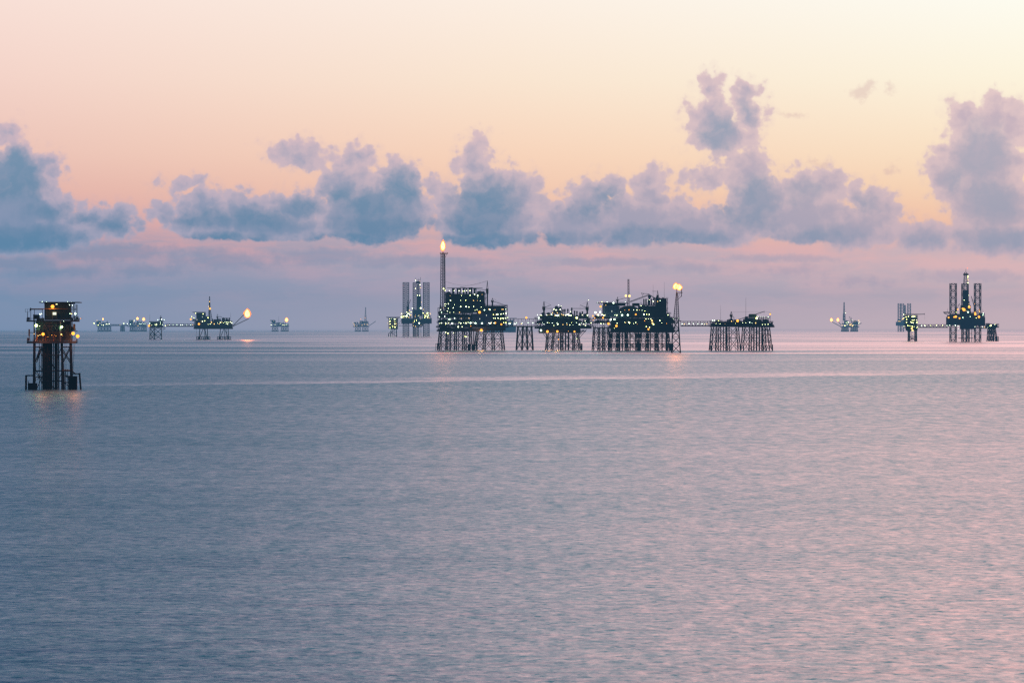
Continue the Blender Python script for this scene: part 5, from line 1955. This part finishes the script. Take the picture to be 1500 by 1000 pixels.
jackup('dark jack-up rig with a tall red tipped derrick between its lattice legs', 1413, 500.4, (1394.8, 1415.4, 1431), 415.4, (1386.4, 1440.6, 464.6, 476.4), 8.0,
       (1413.8, 415, 447, 399, 6.4, 3.2), 4, ex_right, 17, lamp_list=_l, rleg=.58, leg_mat='dark')
bridge('slender lamp lit footbridge from the yellow lit platform to the dark jack-up rig', 1345.5, 1389, 475.2, 479.6, 499.8, 0, 18,
       lamps=[(x, 476.6, k, .62) for x, k in ((1350, 'cool'), (1354.5, 'white'), (1363.2, 'lime'), (1371.8, 'lime'), (1380.6, 'lime'), (1387, 'cool'))], w=1.6)
bridge('short lamp lit walkway from the dark jack-up rig to the small waisted platform', 1419, 1446, 476.6, 480.8, 499.8, -2, 10,
       lamps=[(1422.5, 478.4, 'cool', .6), (1438.4, 478.8, 'cool', .6), (1442, 479.2, 'cool', .6), (1425.6, 478, 'cool', .5)], w=1.6)


def right_small():
    t = Thing('monopod_platform', 'small flat topped platform on a waisted bundle of legs, rightmost in the picture', 'oil platform', 1453, 499.6, 4)
    c = 1453
    t.jacket([1447.6, 1450.5, 1453.5, 1457.6], [1446.4, 1450.2, 1454, 1460.2], 482, -3.5, 3.5, .6, .22, (.5,), rows=2, sub=4)
    t.conductors([1449, 1452, 1455.4, 1456.6], 482, -1.5, 1.5, .5, 4)
    fl = MB().box(1445.4 - c, 1459.4 - c, -5, 5, 17, 22, 2.0)
    t.part('sub_deck', fl, 'deck')
    t.deck(1443.5, 1462, 479, -6, 6, .6, railh=.8)
    t.deck(1444, 1462, 474.6, -6, 6, .5, railh=.8)
    t.columns([1444.4, 1450, 1456, 1461.6], 474.6, 479, -5.6, 5, .28)
    t.clutter(1444.5, 1461.5, 479, 3.6, -5, 5, 161, mats=('dark', 'module'))
    t.part('bulkhead', MB().box(1445 - c, 1461 - c, -.5, .3, 21, 25), 'dark')
    t.landing(1457.5, 1461.4, 492.6, -5, 3)
    t.part('caisson', MB().box(1457.6 - c, 1460.4 - c, -4, -1, -2, 7), 'jacket')
    t.part('equipment_skid', MB().box(1444.8 - c, 1449 - c, -3, 3, 25.1, 26.4), 'dark')
    t.lamps([(1449.2, 477.2), (1450.2, 476.6)], 'lime', .7, -6.6)
    t.lamps([(1455.8, 475.4), (1445.6, 479.4), (1457, 475)], 'cool', .45, -6.6)


right_small()


# ================================================================ faint far away platforms on the horizon
D_FAR = 13300.0


def far_base(t, groups, ytop, r=.32, pontoon=True):
    for (x0, x1, n) in groups:
        t.jacket([x0 + (x1 - x0) * i / (n - 1) for i in range(n)], [x0 - .4 + (x1 - x0 + .8) * i / (n - 1) for i in range(n)], ytop, -3, 3, r, r * .55, (.5,), rows=2, sub=3)
        if pontoon:
            t.part('fender_frame', MB().box(x0 - 1 - t.cx, x1 + 1 - t.cx, -4, 4, -1.5, 1.2), 'jacket')


def far_a():
    t = Thing('far_platform', 'faint hazy platform on the horizon, leftmost of the distant ones, lamps at its left', 'oil platform', 152, 484.8, 4, D_FAR)
    c = 152
    far_base(t, ((144, 162, 5),), 477)
    t.deck(142, 163, 477, -4, 4, .6, railh=.5)
    t.deck(143, 162.5, 474, -4, 4, .4, railh=.5)
    t.clutter(143, 162, 477, 2.4, -3.6, 3.6, 201)
    t.quarters(141.6, 148, 469.6, 476.6, -3, 2, 5, 3, 'hull')
    t.clutter(149, 160, 474, 3, -3, 3, 202)
    t.part('flare_stack', MB().tube((150.6 - c, 0, 10), (150.9 - c, 0, 17), .3, n=5), 'dark')
    t.crane(157, 474, 468.6, None, 0, .5)
    t.flame(151, 466.6, .9, 1.7, -1, None, 31)
    t.lamps([(143, 468.8), (147, 472.4)], 'warm', .7, -5)
    t.lamps([(138.8, 472.4), (144.6, 475.4)], 'lime', .7, -5)
    t.lamps([(150, 475.3), (152.3, 475.2), (155.6, 474), (157, 474.2), (161.2, 473.4), (159.6, 473.9)], 'white', .45, -5)
    t.part('helideck', MB().box(138.4 - c, 143 - c, -2.5, 2.5, 12.6, 13.1).tube((139 - c, 0, 12.6), (142.6 - c, 0, 9), .2, n=4), 'deck')


def far_b():
    t = Thing('far_support', 'tiny faint support frame on the horizon between two hazy bridges', 'bridge support', 179.6, 484.8, 0, D_FAR)
    far_base(t, ((177.2, 181.8, 3),), 477, .35, False)
    t.deck(176.6, 182.4, 476.4, -3, 3, .5, railh=.5)
    t.clutter(177, 182, 476.4, 2.6, -2.6, 2.6, 211)
    t.lamps([(182.3, 473.4)], 'white', .5, -4)
    t = Thing('far_platform', 'faint hazy platform on the horizon with two small orange flares above its deck', 'oil platform', 201.5, 484.8, 4, D_FAR)
    c = 201.5
    far_base(t, ((191, 198, 3), (200.5, 205, 2), (207.5, 214, 3)), 477)
    t.deck(187, 215.4, 477, -4, 4, .7, railh=.5)
    t.deck(188, 215, 474, -4, 4, .4, railh=.5)
    t.clutter(189, 215, 477, 2.4, -3.6, 3.6, 212)
    t.quarters(189.4, 195.4, 468.2, 476.8, -3.4, 2, 5, 4, 'hull')
    t.clutter(196, 208, 474, 4.6, -3, 3, 213)
    t.clutter(208, 214, 474, 2, -3, 3, 214)
    t.part('flare_stack', MB().tube((201.5 - c, 0, 10), (201.5 - c, 0, 17.6), .3, n=5), 'dark')
    t.part('flare_stack', MB().tube((210.6 - c, 0, 10), (210.6 - c, 0, 16.4), .3, n=5), 'dark')
    t.flame(201.5, 465.8, 1.8, 2.0, -1, None, 32)
    t.flame(210.5, 466.8, 2.1, 2.4, -1, None, 33)
    t.lamps([(196.6, 470), (197.4, 468.6)], 'white', .6, -5)
    t.lamps([(203.2, 476.6)], 'warm', .7, -5)
    t.lamps([(187, 473.4), (192, 474), (205, 473.6), (206.4, 473.6), (208, 473.5), (210.4, 473.6), (212.8, 473.6), (199.6, 473.8)], 'cool', .5, -5)


def far_c():
    t = Thing('far_platform', 'faint hazy platform on the horizon with a single orange flare at its right end', 'oil platform', 410, 484.6, 4, D_FAR)
    c = 410
    far_base(t, ((399, 407, 3), (412, 422, 4)), 477)
    t.deck(396.6, 423.6, 477, -4, 4, .6, railh=.5)
    t.deck(397, 423, 473.6, -4, 4, .4, railh=.5)
    t.clutter(399, 423, 477, 2.6, -3.6, 3.6, 221)
    t.quarters(398, 403.6, 468.6, 473.4, -3, 2, 4, 2, 'hull')
    t.helideck(395.4, 403, 468, 0)
    t.clutter(404, 416, 473.6, 2.4, -3, 3, 222)
    t.antenna(408.4, 473, 461.6, 0, .14)
    t.part('flare_stack', MB().tube((417 - c, 0, 10), (419.4 - c, 0, 15.4), .3, n=5), 'dark')
    t.flame(419.8, 467.6, 2.6, 3.2, -1, None, 34)
    t.lamps([(397.6, 475), (403.4, 475), (411.6, 473), (414.6, 475.4), (418, 475), (420.6, 474.8), (416, 474.4), (401.4, 469.4)], 'white', .48, -5)


def far_d():
    t = Thing('far_platform', 'faint hazy platform on the horizon with thin derrick and one boom rising to the right', 'oil platform', 530, 484.4, 4, D_FAR)
    c = 530
    far_base(t, ((520.6, 528, 3), (531, 539, 3)), 477)
    t.deck(517, 541, 477, -4, 4, .6, railh=.5)
    t.deck(517, 541, 473.2, -4, 4, .4, railh=.5)
    t.clutter(518, 540, 477, 3, -3.6, 3.6, 231)
    t.clutter(526, 540, 473.2, 4.6, -3, 3, 232)
    t.clutter(518, 526, 473.2, 2.8, -3, 3, 233)
    d = t.lattice('derrick', (535.4 - c, 0, 11), (535.4 - c, 0, 24), 3.2, 1.6, 6, .28, 'dark', rb=.18)
    t.lattice('derrick_head', (535.4 - c, 0, 24), (535.6 - c, 0, 35.4), 1.5, .7, 6, .2, 'dark', d, rb=.14)
    t.lattice('flare_boom', (540.6 - c, 0, 8.4), (550.4 - c, 0, 15), .7, .5, 9, .16, 'dark', rb=.1)
    t.lamps([(528.8, 466.4), (534.8, 464.6)], 'orange', .7, -5)
    t.lamps([(517.6, 471.6), (518.6, 473.6), (520, 475.6), (523, 476.4), (534.4, 474), (536.6, 474.4), (538.6, 474), (530.4, 475), (526.6, 471)], 'warm', .5, -5)


def far_e():
    t = Thing('far_platform', 'faint hazy platform on the horizon with tall derrick and two small flares to its left', 'oil platform', 1245, 485.0, 4, 12900.0)
    c = 1245
    far_base(t, ((1233.4, 1242, 4), (1247, 1255.6, 4)), 478)
    t.deck(1231.6, 1258, 478, -4, 4, .7, railh=.5)
    t.deck(1232, 1258, 474.6, -4, 4, .4, railh=.5)
    t.clutter(1233, 1257, 478, 2.8, -3.6, 3.6, 241)
    t.clutter(1233, 1243, 474.6, 7.4, -3, 3, 242)
    t.clutter(1243, 1257, 474.6, 6, -3, 3, 243)
    d = t.lattice('derrick', (1236.4 - c, 0, 16), (1236.4 - c, 0, 26), 2.8, 2.4, 5, .4, 'dark', rb=.3)
    t.lattice('derrick_head', (1236.4 - c, 0, 26), (1236.3 - c, 0, 43), 1.8, .8, 8, .26, 'dark', d, rb=.18)
    f = t.lattice('flare_boom', (1231.8 - c, 0, 7.2), (1218.6 - c, 0, 14.2), .7, .5, 11, .18, 'dark', rb=.1)
    f2 = t.lattice('flare_boom', (1232 - c, 2, 10), (1228.4 - c, 2, 14), .7, .5, 4, .18, 'dark', rb=.1)
    t.flame(1217.5, 467.8, 2.1, 2.7, -1, f, 35)
    t.flame(1227.4, 467.8, 2.1, 2.8, 1, f2, 36)
    t.crane(1247, 474.6, 464, (1243.6, 463, -1), 0, .5, boom_w=.4)
    t.lattice('crane_boom', (1257 - c, 0, 10.4), (1262 - c, 0, 12.4), .7, .6, 4, .2, 'dark', rb=.1)
    t.lamps([(1232.6, 475), (1236.8, 476.2), (1240.6, 474.2), (1241.4, 471.2), (1238.6, 471.6), (1252.6, 475.6), (1257.6, 473), (1259, 471.2), (1247.4, 467.6), (1250.2, 475), (1237.6, 457.6)], 'white', .55, -5)
    t.lamps([(1244.6, 475.2), (1248, 476.4)], 'warm', 1.1, -5)
    t.lamps([(1252, 470.4), (1257.4, 468.8), (1246, 474)], 'warm', .75, -5)


def ex_far(t, c, h, dd):
    t.clutter(1315, 1327, 471, 4.6, -8, 4, 251, mats=('grey', 'module'))


far_a()
far_b()
far_c()
far_d()
far_e()
bridge('longer faint footbridge on the horizon, leading right from the leftmost distant platform', 163.2, 176.8, 474.4, 476.2, 484.8, 0, 8, lamps=[(174.6, 475.2, 'white', .4), (176.4, 475.2, 'white', .35)], d=D_FAR, w=1.2)
bridge('very short faint footbridge on the horizon, touching the distant platform with twin flares', 182.3, 187.4, 474, 476.2, 484.8, 0, 3, lamps=[(186.6, 473.6, 'cool', .45)], d=D_FAR, w=1.2)
jackup('pale hazy jack-up rig far behind the yellow lit platform at right', 1323, 484.9, (1316.6, 1323.2, 1330.8), 444, (1313, 1334, 471, 476.2), 4.2,
       (1325.2, 456, 468, 446, 2.4, 1.4), 4, ex_far, 20, d=12800.0, rleg=.26,
       lamp_list=[(1314.6, 469.6, 'warm', .7), (1320.4, 466.6, 'warm', .9), (1322.4, 466, 'warm', .8), (1318.4, 468, 'warm', .6), (1322.2, 477.4, 'white', .6), (1324, 460.4, 'white', .6), (1316.4, 470, 'warm', .6)])


# ================================================================ far storage tanker behind the truss bridge
def far_ship():
    t = Thing('storage_tanker', 'pale hazy storage tanker lying far behind the truss footbridge', 'ship', 733, 486.6, 0)
    c = 733
    pts_lo = [(711, -3.5), (750, -3.5), (755, -1.2), (755.6, 0), (755, 1.2), (750, 3.5), (711, 3.5), (709.6, 0)]
    pts_hi = [(710, -4), (750.5, -4), (755.4, -1.6), (756.2, 0), (755.4, 1.6), (750.5, 4), (710, 4), (708.6, 0)]
    vs = [(x - c, y, -.6) for x, y in pts_lo] + [(x - c, y, 9.6) for x, y in pts_hi]
    h = t.part('hull', MB().add(vs, [tuple(range(8))[::-1], tuple(range(8, 16))] + [(i, (i + 1) % 8, 8 + (i + 1) % 8, 8 + i) for i in range(8)]), 'leg')
    t.part('railing', MB().railing(711 - c, 750 - c, -3.8, 3.8, 9.6, .5, 2.5, .07), 'grey', h)
    t.quarters(746, 752, 470, 476.9, -2.6, 2.6, 5, 4, 'leg', 'superstructure')
    t.part('bridge_wing', MB().box(744.6 - c, 753 - c, -3.4, 3.4, 16.8, 17.8), 'leg')
    t.part('funnel', MB().lathe((744.6 - c, 0, 9.7), [(.9, 0), (.9, 6), (.7, 7.4)], 10), 'leg')
    t.part('helideck', MB().box(744 - c, 757 - c, -3, 3, 20.4, 21).tube((748 - c, 0, 17.8), (748 - c, 0, 20.4), .5, n=6).tube((752 - c, 0, 16), (752 - c, 0, 20.4), .5, n=6), 'leg')
    t.clutter(713, 742, 477, 3, -3, 3, 261, mats=('leg', 'hull'))


far_ship()
